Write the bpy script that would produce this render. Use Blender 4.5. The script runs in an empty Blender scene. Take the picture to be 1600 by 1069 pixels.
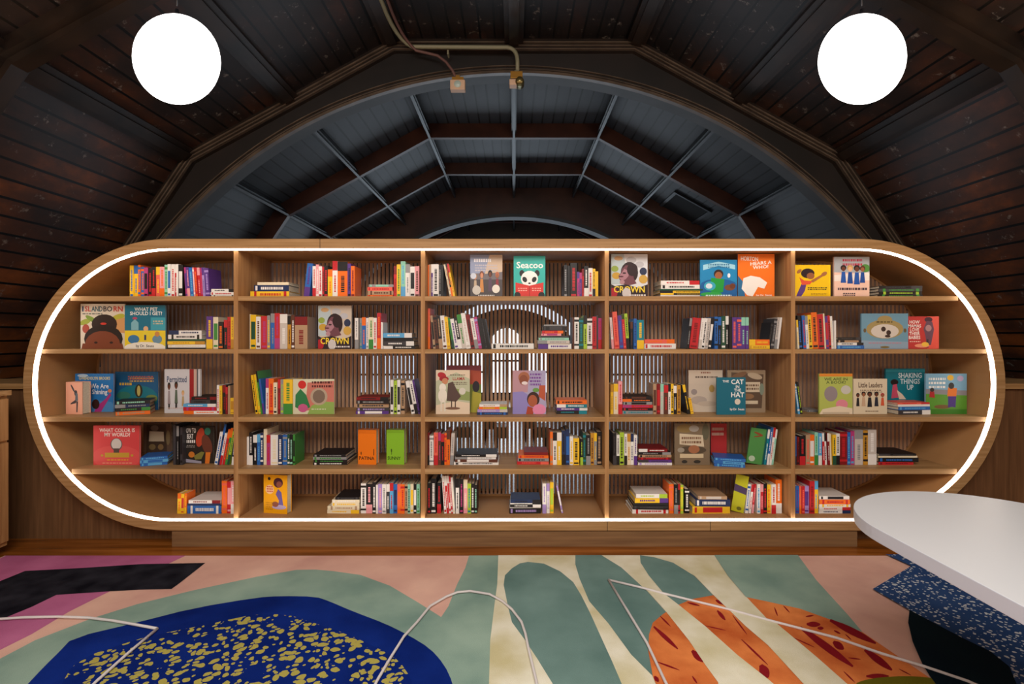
import bpy, bmesh, math, random
from mathutils import Matrix, Vector
R = random.Random(7)
SC = bpy.context.scene
COL = SC.collection
FPX, HC = 800.0, 1.35          # focal length in pixels, camera height
VX, VY = 803.0, 525.0          # vanishing point of the depth lines

# ------------------------------------------------------------ camera, view
cd = bpy.data.cameras.new('camera'); cam = bpy.data.objects.new('camera', cd); COL.objects.link(cam)
cam.location = (0, 0, HC); cam.rotation_euler = (math.pi/2, 0, 0)
cd.sensor_width = 36; cd.lens = 18; cd.clip_start = 0.02
cd.shift_x = -(VX-800)/1600; cd.shift_y = (VY-534.5)/1600
SC.camera = cam
SC.view_settings.view_transform = 'Standard'; SC.view_settings.look = 'None'
SC.view_settings.exposure = 0.0; SC.view_settings.gamma = 1.0
SC.view_settings.use_curve_mapping = False
w = bpy.data.worlds.new('world'); SC.world = w; w.use_nodes = True
w.node_tree.nodes['Background'].inputs[0].default_value = (0.5, 0.6, 0.8, 1)
w.node_tree.nodes['Background'].inputs[1].default_value = 0.02
try:
    SC.cycles.use_denoising = True; SC.cycles.sample_clamp_indirect = 4; SC.cycles.max_bounces = 6
    SC.cycles.caustics_reflective = False; SC.cycles.caustics_refractive = False
except Exception: pass

def area(name, loc, rot, sx, sy, power, col):
    l = bpy.data.lights.new(name, 'AREA'); l.shape = 'RECTANGLE'; l.size = sx; l.size_y = sy
    l.energy = power; l.color = col
    o = bpy.data.objects.new(name, l); COL.objects.link(o); o.location = loc; o.rotation_euler = rot
    return o
# room lighting behind the photographer, and daylight of the far room
area('ceiling_lamp_light', (0, -0.9, 3.3), (math.radians(12), 0, 0), 3.6, 2.4, 255, (1.0, .93, .86))
area('rear_window_light', (0, -3.7, 1.9), (math.radians(90), 0, 0), 5, 1.8, 55, (1.0, .84, .70))
area('far_window_light', (0, 10.85, 1.5), (math.radians(-90), 0, 0), 3.4, 1.6, 34, (.72, .86, 1.0))
area('far_roof_fill', (0, 5.6, .75), (math.radians(180), 0, 0), 3.0, 2.6, 11, (.75, .87, 1.0))  # added unseen fill aimed up to brighten the far vault from below
area('far_roof_fill', (0, 8.0, .75), (math.radians(180), 0, 0), 3.0, 2.0, 5, (.75, .87, 1.0))
for s_ in (-1, 1): area('warm_roof_fill', (s_*3.35, .7, 1.15), (math.radians(180), -s_*math.radians(25), 0), .5, 2.4, 36, (1.0, .74, .5))  # added warm fill for the outer roof boards; no lamps stand there

# ------------------------------------------------------------ helpers
def lin(c):
    return tuple((v/12.92 if v <= .04045 else ((v+.055)/1.055)**2.4) for v in c)
def hexc(h):
    return lin(tuple(int(h[i:i+2], 16)/255 for i in (0, 2, 4)))
def mat(name, col, rough=.5, emit=None, es=0, metal=0, spec=.5):
    m = bpy.data.materials.get(name)
    if m: return m
    m = bpy.data.materials.new(name); m.use_nodes = True
    b = m.node_tree.nodes['Principled BSDF']
    b.inputs['Base Color'].default_value = (*col, 1); b.inputs['Roughness'].default_value = rough
    b.inputs['Metallic'].default_value = metal
    b.inputs['Specular IOR Level'].default_value = spec
    if emit:
        b.inputs['Emission Color'].default_value = (*emit, 1); b.inputs['Emission Strength'].default_value = es
    return m
def nd(m, typ, **kw):
    n = m.node_tree.nodes.new(typ)
    for k, v in kw.items():
        if k.startswith('i_'):
            key = k[2:].replace('_', ' ')
            n.inputs[key].default_value = v
        else: setattr(n, k, v)
    return n
def lk(m, a, b): m.node_tree.links.new(a, b)
def ramp(m, fac, stops):
    r = nd(m, 'ShaderNodeValToRGB'); e = r.color_ramp.elements
    while len(e) < len(stops): e.new(.5)
    for k, (p, c) in enumerate(stops):
        e[k].position = p; e[k].color = (*c, 1)
    lk(m, fac, r.inputs[0]); return r
def noisy(name, stops, scale, detail=4, vec=(1, 1, 1), rough=.6, bump=0, bscale=200, spec=.5, dist=0):
    """principled material whose colour comes from stretched noise in object space"""
    m = mat(name, stops[0][1], rough, spec=spec); b = m.node_tree.nodes['Principled BSDF']
    tc = nd(m, 'ShaderNodeTexCoord'); mp = nd(m, 'ShaderNodeMapping'); mp.inputs['Scale'].default_value = vec
    lk(m, tc.outputs['Object'], mp.inputs[0])
    n = nd(m, 'ShaderNodeTexNoise', i_Scale=scale, i_Detail=detail, i_Distortion=dist); lk(m, mp.outputs[0], n.inputs[0])
    r = ramp(m, n.outputs[0], stops); lk(m, r.outputs[0], b.inputs['Base Color'])
    if bump:
        n2 = nd(m, 'ShaderNodeTexNoise', i_Scale=bscale, i_Detail=2); lk(m, tc.outputs['Object'], n2.inputs[0])
        bp = nd(m, 'ShaderNodeBump', i_Strength=bump, i_Distance=.004); lk(m, n2.outputs[0], bp.inputs['Height'])
        lk(m, bp.outputs[0], b.inputs['Normal'])
    return m
def box(bm, x0, y0, z0, x1, y1, z1, mi=0):
    v = [bm.verts.new(p) for p in ((x0,y0,z0),(x1,y0,z0),(x1,y1,z0),(x0,y1,z0),(x0,y0,z1),(x1,y0,z1),(x1,y1,z1),(x0,y1,z1))]
    for q in ((0,3,2,1),(4,5,6,7),(0,1,5,4),(1,2,6,5),(2,3,7,6),(3,0,4,7)):
        f = bm.faces.new([v[i] for i in q]); f.material_index = mi
def quad(bm, pts, mi=0):
    f = bm.faces.new([bm.verts.new(p) for p in pts]); f.material_index = mi; return f
def prism(bm, pts, y0, y1, mi=0):
    """closed xz outline (counter-clockwise seen from -y) extruded from y0 to y1"""
    a = [bm.verts.new((x, y0, z)) for x, z in pts]; b = [bm.verts.new((x, y1, z)) for x, z in pts]
    n = len(pts)
    fs = [bm.faces.new(a), bm.faces.new(b[::-1])]
    for i in range(n): fs.append(bm.faces.new((a[i], b[i], b[(i+1) % n], a[(i+1) % n])))
    for f in fs: f.material_index = mi
def tube(bm, pts, r, seg=8, mi=0):
    rings = []
    for i, p in enumerate(pts):
        p = Vector(p); d = (Vector(pts[min(i+1, len(pts)-1)]) - Vector(pts[max(i-1, 0)])).normalized()
        u = d.cross(Vector((.13, .31, .94))).normalized(); v = d.cross(u)
        rings.append([bm.verts.new(p + u*r*math.cos(2*math.pi*k/seg) + v*r*math.sin(2*math.pi*k/seg)) for k in range(seg)])
    for a, b in zip(rings, rings[1:]):
        for k in range(seg):
            f = bm.faces.new((a[k], a[(k+1) % seg], b[(k+1) % seg], b[k])); f.material_index = mi; f.smooth = True
    bm.faces.new(rings[0][::-1]).material_index = mi; bm.faces.new(rings[-1]).material_index = mi
def lathe(bm, prof, cx=0, cy=0, seg=32, mi=0, axis='z'):
    rings = []
    for r, z in prof:
        rr = []
        for k in range(seg):
            a = 2*math.pi*k/seg; p = (cx+r*math.cos(a), cy+r*math.sin(a), z)
            rr.append(bm.verts.new(p if axis == 'z' else (p[0], z, p[1])))
        rings.append(rr)
    for a, b in zip(rings, rings[1:]):
        for k in range(seg):
            f = bm.faces.new((a[k], a[(k+1) % seg], b[(k+1) % seg], b[k])); f.material_index = mi; f.smooth = True
    return rings
def obj(name, bm, mats, parent=None, loc=(0, 0, 0), rot=None, fix=True, bevel=0):
    if fix: bmesh.ops.recalc_face_normals(bm, faces=bm.faces)
    me = bpy.data.meshes.new(name); bm.to_mesh(me); bm.free()
    for m in (mats if isinstance(mats, (list, tuple)) else [mats]): me.materials.append(m)
    o = bpy.data.objects.new(name, me); COL.objects.link(o); o.location = loc
    if rot: o.rotation_euler = rot
    if parent: o.parent = parent
    if bevel:
        b = o.modifiers.new('bevel', 'BEVEL'); b.width = bevel; b.segments = 2; b.limit_method = 'ANGLE'
    return o
def empty(name, loc, label=None, cat=None, group=None):
    o = bpy.data.objects.new(name, None); COL.objects.link(o); o.location = loc; o.empty_display_size = .05
    return tag(o, label, cat, group)
def tag(o, label, cat, group=None, kind=None):
    if label: o['label'] = label
    if cat: o['category'] = cat
    if group: o['group'] = group
    if kind: o['kind'] = kind
    return o
def struct(name, bm, m, label=None, **k):
    o = obj(name, bm, m, **k); o['kind'] = 'structure'
    if label: o['label'] = label
    return o
def NB(): return bmesh.new()
def PX(x, y, Y): return ((x-VX)*Y/FPX, Y, HC-(y-VY)*Y/FPX)       # photo pixel at depth Y
def FL(x, y, z=0.0):                                              # photo pixel on a level plane
    Y = (HC-z)*FPX/(y-VY); return ((x-VX)*Y/FPX, Y)
# ------------------------------------------------------------ wood materials
OAK = noisy('oak', [(.3, hexc('9a7145')), (.55, hexc('b08658')), (.75, hexc('bd9365'))], 2.2, 6, (1, 1, 14), .5, spec=.3)
OAKH = noisy('oak_level_grain', [(.3, hexc('987246')), (.55, hexc('ae875a')), (.75, hexc('bb966a'))], 2.0, 6, (1, 10, 30), .5, spec=.3)
OAKV = noisy('oak_upright_grain', [(.3, hexc('95693f')), (.55, hexc('ad8153')), (.75, hexc('ba8e5f'))], 2.2, 6, (18, 18, 1), .55, spec=.3)
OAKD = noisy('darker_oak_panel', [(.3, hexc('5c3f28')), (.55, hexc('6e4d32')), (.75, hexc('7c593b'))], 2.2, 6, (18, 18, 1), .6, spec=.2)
OAKC = noisy('curved_oak_lining', [(.3, hexc('a57a4c')), (.7, hexc('b58859'))], 1.2, 3, (1, 3, 1), .55, spec=.25)
SLAT = noisy('slat_wood', [(.3, hexc('b38a6c')), (.7, hexc('cba486'))], 3, 4, (8, 8, 1), .6, spec=.2)
PLINTH = noisy('plinth_wood', [(.3, hexc('715338')), (.7, hexc('8c6a48'))], 2, 5, (1, 8, 22), .6, spec=.2)

def plank_mat(name, cols, width, seed, rough=.42, scuff=.0, red=0):
    """boards running along v of the uv map, with dark joints, tone per board, worn patches and warm outer light put in by red"""
    m = mat(name, cols[0], rough); b = m.node_tree.nodes['Principled BSDF']
    uv = nd(m, 'ShaderNodeUVMap'); sp = nd(m, 'ShaderNodeSeparateXYZ'); lk(m, uv.outputs[0], sp.inputs[0])
    def mt(op, a, bb=None, c=None):
        n = nd(m, 'ShaderNodeMath', operation=op)
        for i, v in enumerate((a, bb, c)):
            if v is None: continue
            if isinstance(v, (int, float)): n.inputs[i].default_value = v
            else: lk(m, v, n.inputs[i])
        return n.outputs[0]
    u = mt('DIVIDE', sp.outputs[0], width); fr = mt('FRACT', u); idx = mt('FLOOR', u)
    edge = mt('LESS_THAN', mt('MINIMUM', fr, mt('SUBTRACT', 1.0, fr)), .07)
    wn = nd(m, 'ShaderNodeTexWhiteNoise', noise_dimensions='1D'); lk(m, mt('ADD', idx, seed), wn.inputs['W'])
    cx = nd(m, 'ShaderNodeCombineXYZ'); lk(m, mt('MULTIPLY', sp.outputs[0], 1.1), cx.inputs[0]); lk(m, mt('MULTIPLY', sp.outputs[1], .7), cx.inputs[1])
    lk(m, mt('MULTIPLY', wn.outputs[0], .12), cx.inputs[2])
    n = nd(m, 'ShaderNodeTexNoise', i_Scale=2.2, i_Detail=6, i_Roughness=.62); lk(m, cx.outputs[0], n.inputs[0])
    f = mt('ADD', mt('MULTIPLY', wn.outputs[0], .08), mt('MULTIPLY', n.outputs[0], .95))
    if red: f = mt('ADD', f, mt('MULTIPLY', mt('SUBTRACT', mt('ABSOLUTE', mt('SUBTRACT', sp.outputs[0], 5.11)), 2.2), red))  # redder towards the outer edges: warm light put into the board colour
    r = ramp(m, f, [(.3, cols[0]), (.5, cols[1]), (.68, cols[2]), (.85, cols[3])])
    col = r.outputs[0]
    if scuff:
        n3 = nd(m, 'ShaderNodeTexNoise', i_Scale=9, i_Detail=8, i_Roughness=.75); lk(m, uv.outputs[0], n3.inputs[0])
        r3 = ramp(m, n3.outputs[0], [(.59, (0, 0, 0)), (.65, (scuff, scuff, scuff))])
        mx = nd(m, 'ShaderNodeMix', data_type='RGBA'); lk(m, r3.outputs[0], mx.inputs[0]); lk(m, col, mx.inputs[6])
        mx.inputs[7].default_value = (.22, .2, .18, 1); col = mx.outputs[2]
    mx = nd(m, 'ShaderNodeMix', data_type='RGBA'); lk(m, edge, mx.inputs[0]); lk(m, col, mx.inputs[6])
    mx.inputs[7].default_value = (.001, .001, .001, 1); lk(m, mx.outputs[2], b.inputs['Base Color'])
    bp = nd(m, 'ShaderNodeBump', i_Strength=.5, i_Distance=.006); lk(m, mt('SUBTRACT', 1.0, edge), bp.inputs['Height'])
    lk(m, bp.outputs[0], b.inputs['Normal'])
    return m
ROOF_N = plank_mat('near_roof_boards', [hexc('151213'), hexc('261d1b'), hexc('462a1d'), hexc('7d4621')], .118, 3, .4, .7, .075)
ROOF_F = plank_mat('far_roof_boards', [hexc('282a2d'), hexc('323539'), hexc('3a3d42'), hexc('444548')], .118, 9, .55)
BEAM = noisy('dark_beam_wood', [(.3, hexc('15100d')), (.6, hexc('281d16')), (.8, hexc('35271c'))], 4, 4, (1, 1, 1), .35)
BEAMF = noisy('far_beam_wood', [(.3, hexc('341a14')), (.7, hexc('4c2b20'))], 4, 4, (1, 1, 1), .45)
TRIM = noisy('moulding_wood', [(.3, hexc('453b33')), (.7, hexc('63564a'))], 6, 3, (1, 1, 1), .3)
SPAN = noisy('spandrel_boards', [(.35, hexc('0d0a09')), (.6, hexc('1b1412')), (.8, hexc('2a1c12'))], 2.5, 5, (1, 1, 1), .5)
FLOORM = noisy('wood_floor', [(.3, hexc('6a3a12')), (.5, hexc('8a4e1b')), (.7, hexc('a4642a'))], 1.5, 6, (1, 14, 1), .25)

# ------------------------------------------------------------ room shell
WX, WZ = 3.9, 1.02
PROF = [(-3.9, 1.02), (-2.68, 2.84), (-1.0, 3.765), (1.0, 3.765), (2.68, 2.84), (3.9, 1.02)]
YN, YA, YF, YE = -4.0, 4.2, 8.35, 11.0
bm = NB(); box(bm, -4.1, YN-.1, -.12, 4.1, YE+.1, 0); struct('floor', bm, FLOORM)
def vault(name, y0, y1, m, label):
    bm = NB(); uvl = bm.loops.layers.uv.new('UVMap'); u = 0.0
    for (xa, za), (xb, zb) in zip(PROF, PROF[1:]):
        L = math.hypot(xb-xa, zb-za); nx, nz = -(zb-za)/L*.06, (xb-xa)/L*.06
        f = quad(bm, [(xa, y0, za), (xb, y0, zb), (xb, y1, zb), (xa, y1, za)])
        for l, t in zip(f.loops, ((u, y0), (u+L, y0), (u+L, y1), (u, y1))): l[uvl].uv = t
        g = quad(bm, [(xa+nx, y0, za+nz), (xa+nx, y1, za+nz), (xb+nx, y1, zb+nz), (xb+nx, y0, zb+nz)])
        for l in g.loops: l[uvl].uv = (u+.05, 0)
        u += L
    return struct(name, bm, m, label, fix=False)
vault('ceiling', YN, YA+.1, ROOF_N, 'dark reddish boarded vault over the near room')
vault('ceiling', YA+.1, YE+.05, ROOF_F, 'blue-grey boarded vault beyond the big arch')
for nm, s in (('left', -1), ('right', 1)):
    bm = NB(); box(bm, s*3.9, YN, 0, s*4.0, YE, 1.06); struct('wall_'+nm, bm, PLINTH)
def capwall(name, y0, y1, m, label):
    bm = NB(); prism(bm, [(-3.95, 0), (3.95, 0)] + [(x*1.012, z+.02) for x, z in PROF[::-1]], y0, y1); struct(name, bm, m, label)
capwall('wall_rear', YN-.1, YN, noisy('rear_wall_paint', [(.3, hexc('b8a48c')), (.7, hexc('c4b098'))], 2), 'plain wall behind the photographer')

# arch walls: the profile with a round opening
def prof_hit(cz, a):
    dx, dz = math.cos(a), math.sin(a); best = 99
    for (xa, za), (xb, zb) in zip(PROF, PROF[1:]):
        ex, ez = xb-xa, zb-za; den = dx*ez-dz*ex
        if abs(den) < 1e-9: continue
        t = (xa*ez-(za-cz)*ex)/den; s = (xa*dz-(za-cz)*dx)/den
        if t > 0 and -1e-6 <= s <= 1+1e-6: best = min(best, t)
    return best
def arch_wall(name, Y, th, cz, Rr, label, m):
    bm = NB(); A = []
    zlow = 1.02
    a0 = math.asin((zlow-cz)/Rr)
    N = 96
    for k in range(N+1):
        a = a0+(math.pi-2*a0)*k/N; t = prof_hit(cz, a)
        if t > 90: t = 3.9/abs(math.cos(a))
        A.append((Rr*math.cos(a), cz+Rr*math.sin(a), t*math.cos(a), cz+t*math.sin(a)))
    for (x0, z0, X0, Z0), (x1, z1, X1, Z1) in zip(A, A[1:]):
        quad(bm, [(x0, Y, z0), (x1, Y, z1), (X1, Y, Z1), (X0, Y, Z0)])
        quad(bm, [(x0, Y+th, z0), (X0, Y+th, Z0), (X1, Y+th, Z1), (x1, Y+th, z1)])
        quad(bm, [(x0, Y, z0), (x0, Y+th, z0), (x1, Y+th, z1), (x1, Y, z1)], 1)
    for s in (-1, 1):
        xr = Rr*math.cos(a0)
        box(bm, min(s*xr, s*3.9), Y, 0, max(s*xr, s*3.9), Y+th, zlow+.005)
    struct(name, bm, m, label, fix=False)
SOFF = noisy('arch_soffit_boards', [(.3, hexc('2c2e31')), (.7, hexc('3c4044'))], 3, 4, (1, 1, 1), .55)
CZ1, R1 = HC-287*YA/FPX, 694*YA/FPX
CZ2, R2 = HC-155*YF/FPX, 340*YF/FPX
arch_wall('wall_arch', YA, .13, CZ1, R1, 'dark boarded wall with the wide round arch above the bookcase', [SPAN, SOFF])
arch_wall('wall_far_arch', YF, .2, CZ2, R2, 'reddish brown arch wall deeper in the roof', [BEAMF, SOFF])
# mouldings round the near arch
def arch_trim(name, Y, cz, radii, m, dy):
    bm = NB()
    for (ra, rb, d) in radii:
        pts = []; N = 96; a0 = math.asin((1.02-cz)/ra)
        P = [(a0+(math.pi-2*a0)*k/N) for k in range(N+1)]
        rg = []
        for a in P:
            c, s = math.cos(a), math.sin(a)
            rg.append([bm.verts.new((r*c, y, cz+r*s)) for r, y in ((ra, Y), (ra, Y-d), (rb, Y-d), (rb, Y))])
        for p, q in zip(rg, rg[1:]):
            for k in range(3): bm.faces.new((p[k], p[k+1], q[k+1], q[k]))
    struct(name, bm, m)
arch_trim('trim_1', YA, CZ1, [(R1+.0, R1+.022, .045), (R1+.038, R1+.047, .025), (R1+.068, R1+.076, .02)], TRIM, 0)
arch_trim('trim_2', YF, CZ2, [(R2, R2+.05, .05)], SOFF, 0)
tn = [3]
def off(p, q, d):
    L = math.hypot(q[0]-p[0], q[1]-p[1]); return (-(q[1]-p[1])/L*d, (q[0]-p[0])/L*d)
def inner(d):
    """the vault profile moved inwards by d"""
    out = []
    n = len(PROF)
    for i in range(n):
        if i == 0: o = off(PROF[0], PROF[1], -d); out.append((PROF[0][0]+o[0], PROF[0][1]+o[1])); continue
        if i == n-1: o = off(PROF[-2], PROF[-1], -d); out.append((PROF[-1][0]+o[0], PROF[-1][1]+o[1])); continue
        a, b, c = PROF[i-1], PROF[i], PROF[i+1]
        o1, o2 = off(a, b, -d), off(b, c, -d)
        v1 = Vector((b[0]-a[0], b[1]-a[1])); v2 = Vector((c[0]-b[0], c[1]-b[1]))
        p1 = Vector((a[0]+o1[0], a[1]+o1[1])); p2 = Vector((b[0]+o2[0], b[1]+o2[1]))
        den = v1.x*v2.y-v1.y*v2.x; t = ((p2.x-p1.x)*v2.y-(p2.y-p1.y)*v2.x)/den
        out.append((p1.x+v1.x*t, p1.y+v1.y*t))
    return out
def rib(Y, wd, dep, m, steps=((0, 0),)):
    bm = NB()
    for (dw, dd) in steps:      # stacked mouldings: each narrower and deeper
        A, B = PROF, inner(dep+dd)
        y0, y1 = Y-(wd/2-dw), Y+(wd/2-dw)
        for i in range(len(A)-1):
            quad(bm, [(B[i][0], y0, B[i][1]), (B[i+1][0], y0, B[i+1][1]), (B[i+1][0], y1, B[i+1][1]), (B[i][0], y1, B[i][1])])
            quad(bm, [(A[i][0], y0, A[i][1]), (A[i+1][0], y0, A[i+1][1]), (B[i+1][0], y0, B[i+1][1]), (B[i][0], y0, B[i][1])])
            quad(bm, [(A[i][0], y1, A[i][1]), (B[i][0], y1, B[i][1]), (B[i+1][0], y1, B[i+1][1]), (A[i+1][0], y1, A[i+1][1])])
    struct('trim_%d' % tn[0], bm, m); tn[0] += 1
for Y in (-1.6, 1.15, 2.7): rib(Y, .17, .07, BEAM, ((0, 0), (.04, .035)))
rib(YA-.02, .04, .1, BEAM)
def rim_lines(y0, specs):
    bm = NB()
    for d0, d1, dy in specs:
        A, B = inner(d0), inner(d1)
        for i in range(len(A)-1):
            a0, a1, b0, b1 = A[i], A[i+1], B[i], B[i+1]
            for P in ([(a0, 0), (a1, 0), (a1, 1), (a0, 1)], [(a0, 1), (a1, 1), (b1, 1), (b0, 1)], [(b0, 1), (b1, 1), (b1, 0), (b0, 0)]):
                quad(bm, [(p[0], y0-k_*dy, p[1]) for p, k_ in P])
    struct('trim_%d' % tn[0], bm, TRIM); tn[0] += 1
rim_lines(YA-.04, ((.03, .042, .02), (.055, .065, .014), (.085, .095, .02)))
for Y, wd, dp in ((5.85, .06, .16), (7.17, .06, .16), (9.3, .06, .16), (10.2, .06, .16)): rib(Y, wd, dp, BEAMF)
# purlins running in depth
def purlin(px, pz, nx, nz, y0, y1, wd, dep, m, m2=None):
    tx, tz = nz, -nx     # tangent
    bm = NB()
    for k, (w2, d) in enumerate(((wd/2, dep), (wd/4, dep*1.45))):
        pts = [(px-tx*w2, pz-tz*w2), (px+tx*w2, pz+tz*w2), (px+tx*w2+nx*d, pz+tz*w2+nz*d), (px-tx*w2+nx*d, pz-tz*w2+nz*d)]
        prism(bm, pts, y0, y1)
    struct('trim_%d' % tn[0], bm, m); tn[0] += 1
SOFB = noisy('purlin_grey_wood', [(.3, hexc('24282c')), (.7, hexc('33383e'))], 3, 4, (1, 1, 1), .4)
nodes = [(0, 3.765, 0, -1)]
for s in (-1, 1):
    nodes += [(s*1.0, 3.765, -s*.25, -.97), (s*1.84, 3.302, -s*.48, -.877), (s*2.68, 2.84, -s*.7, -.71)]
for (x, z, nx, nz) in nodes:
    purlin(x, z, nx, nz, YN, YA-.06, .15, .05, BEAM)
    purlin(x, z, nx, nz, YA+.14, YF-.002, .05, .115, SOFB); purlin(x, z, nx, nz, YF+.202, YE, .05, .115, SOFB)

# far end wall with daylit windows
capwall('wall_far', YE, YE+.1, noisy('far_wall_plaster', [(.3, hexc('55504a')), (.7, hexc('625b54'))], 2), 'end wall of the room behind the bookcase')
DAY = mat('daylit_glass', (.8, .9, 1), .3, emit=(.78, .9, 1), es=2.3)
MULL = mat('window_bar_dark', hexc('2a2c30'), .5)
def window(n, x0, x1, z0, z1, arch=False, bars=2, Y=YE, m=None):
    bm = NB(); pts = [(x0, z0), (x1, z0)]
    if arch:
        c, r = (x0+x1)/2, (x1-x0)/2
        pts += [(c+r*math.cos(math.pi*k/14), z1-r+r*math.sin(math.pi*k/14)) for k in range(15)]
    else: pts += [(x1, z1), (x0, z1)]
    prism(bm, pts, Y-.03, Y-.015)
    o = struct('window_%d' % n, bm, m or DAY)
    bm = NB()
    for k in range(bars+1):
        x = x0+(x1-x0)*k/bars; box(bm, x-.018, Y-.06, z0, x+.018, Y-.031, z1-(.2 if arch and k in (0, bars) else 0))
    for z in (z0, (z0+z1)/2): box(bm, x0, Y-.055, z-.02, x1, Y-.03, z+.02)
    f = obj('window_frame', bm, MULL, o)
k = YE/FPX
def wx(x): return (x-VX)*k
window(1, wx(768), wx(814), .12, HC-(513-VY)*k, True, 2)
window(2, wx(690), wx(757), .12, HC-(548-VY)*k, False, 3)
window(3, wx(824), wx(858), .12, HC-(548-VY)*k, False, 2)
DIM = mat('dim_daylit_glass', (.6, .7, .8), .3, emit=(.7, .84, 1), es=.75)
window(4, wx(560), wx(650), .12, HC-(556-VY)*k, False, 5, m=DIM)
window(5, wx(930), wx(1040), .12, HC-(556-VY)*k, False, 5, m=DIM)
bm = NB()   # arched transom band
N = 24; c0 = wx(796); 
for i in range(N):
    a, b = [math.radians(38+104*j/N) for j in (i, i+1)]
    R0, R9 = 1.75, 1.95; zc = HC-(483-VY)*k-R0
    prism(bm, [(c0+R0*math.cos(a), zc+R0*math.sin(a)), (c0+R9*math.cos(a), zc+R9*math.sin(a)), (c0+R9*math.cos(b), zc+R9*math.sin(b)), (c0+R0*math.cos(b), zc+R0*math.sin(b))], YE-.03, YE-.015)
struct('window_6', bm, mat('fanlight_glass', (.7, .8, .9), .3, emit=(.74, .87, 1), es=.9))
bm = NB()
for i in range(N):
    a, b = [math.radians(34+112*j/N) for j in (i, i+1)]
    R0, R9 = 1.66, 1.75
    prism(bm, [(c0+R0*math.cos(a), zc+R0*math.sin(a)), (c0+R9*math.cos(a), zc+R9*math.sin(a)), (c0+R9*math.cos(b), zc+R9*math.sin(b)), (c0+R0*math.cos(b), zc+R0*math.sin(b))], YE-.09, YE-.03)
struct('trim_%d' % tn[0], bm, MULL); tn[0] += 1
# side windows of the far room
for n, (s, y0, y1) in enumerate(((-1, 6.0, 7.6), (1, 6.0, 7.6))):
    bm = NB(); box(bm, min(s*3.89, s*3.87), y0, .35, max(s*3.89, s*3.87), y1, .95)
    struct('window_%d' % (7+n), bm, DIM)

# roof hatch between the purlins, right of centre
def on_slope(x, y):      # photo pixel -> point on the right slope facet
    (xa, za), (xb, zb) = PROF[3], PROF[4]
    m_ = (zb-za)/(xb-xa); kx, kz = (x-VX)/FPX, -(y-VY)/FPX
    Y = (HC-za+m_*xa)/(m_*kx-kz); return (kx*Y, Y, HC+kz*Y)
q = [on_slope(*p) for p in ((1060, 299), (1107, 330), (1076, 347), (1036, 320))]
cy0, cy1 = min(p[1] for p in q), max(p[1] for p in q); cx0, cx1 = min(p[0] for p in q), max(p[0] for p in q)
cx0, cx1 = (q[0][0]+q[3][0])/2, (q[1][0]+q[2][0])/2; cy0, cy1 = (q[0][1]+q[1][1])/2, (q[2][1]+q[3][1])/2
m_ = (PROF[4][1]-PROF[3][1])/(PROF[4][0]-PROF[3][0])
def sl(x, y, d): z = PROF[3][1]+m_*(x-PROF[3][0]); return (x-.48*d, y, z-.877*d)
h = empty('roof_hatch', sl((cx0+cx1)/2, (cy0+cy1)/2, 0), 'square black hatch with a thin frame in the far vault, right of centre', 'hatch')
H0 = Vector(h.location)
def slab(bm, x0, y0, x1, y1, d0, d1, mi=0):
    v = [bm.verts.new(Vector(sl(x, y, d))-H0) for d in (d0, d1) for x, y in ((x0, y0), (x1, y0), (x1, y1), (x0, y1))]
    for qd in ((0,3,2,1),(4,5,6,7),(0,1,5,4),(1,2,6,5),(2,3,7,6),(3,0,4,7)): bm.faces.new([v[i] for i in qd]).material_index = mi
bm = NB(); slab(bm, cx0, cy0, cx1, cy1, .0, .012); obj('panel', bm, mat('hatch_black', (.002, .002, .002), .9), h)
bm = NB(); e = .035
slab(bm, cx0-e, cy0-e, cx1+e, cy0, 0, .03); slab(bm, cx0-e, cy1, cx1+e, cy1+e, 0, .03)
slab(bm, cx0-e, cy0, cx0, cy1, 0, .03); slab(bm, cx1, cy0, cx1+e, cy1, 0, .03)
obj('frame', bm, SOFB, h)

# ------------------------------------------------------------ low panelled partition either side of the bookcase
D0, SPX = 3.27, 800/3.27
CXL, CXR, CZ = (263.5-VX)/SPX, (1343.5-VX)/SPX, HC-(601.5-VY)/SPX
RO, RF, RI, DEP, DLED = 228.5/SPX, 213.3/SPX, 211/SPX, .50, .024
YP = 3.41
for nm, s, cx in (('partition_left', -1, CXL), ('partition_right', 1, CXR)):
    bm = NB(); r = RO+.002; top = 1.0; N = 28
    a_s = math.asin((CZ-top)/r)
    P = []
    for i in range(N+1):
        a = a_s+(math.pi/2-a_s)*i/N; P.append((cx+s*r*math.cos(a), CZ-r*math.sin(a)))
    pts = [(s*3.9, 0), (s*3.9, top)] + P + [(cx, 0)]
    if s < 0: pts = pts
    prism(bm, pts, YP, YP+.03)
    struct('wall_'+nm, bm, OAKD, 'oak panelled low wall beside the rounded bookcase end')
    bm = NB(); xe = cx+s*math.sqrt(RO*RO-(1.03-CZ)**2)+s*.006
    box(bm, min(xe, s*3.9), YP-.03, 1.0, max(xe, s*3.9), YP+.36, 1.035)
    struct('trim_%d' % tn[0], bm, OAKH); tn[0] += 1
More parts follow.
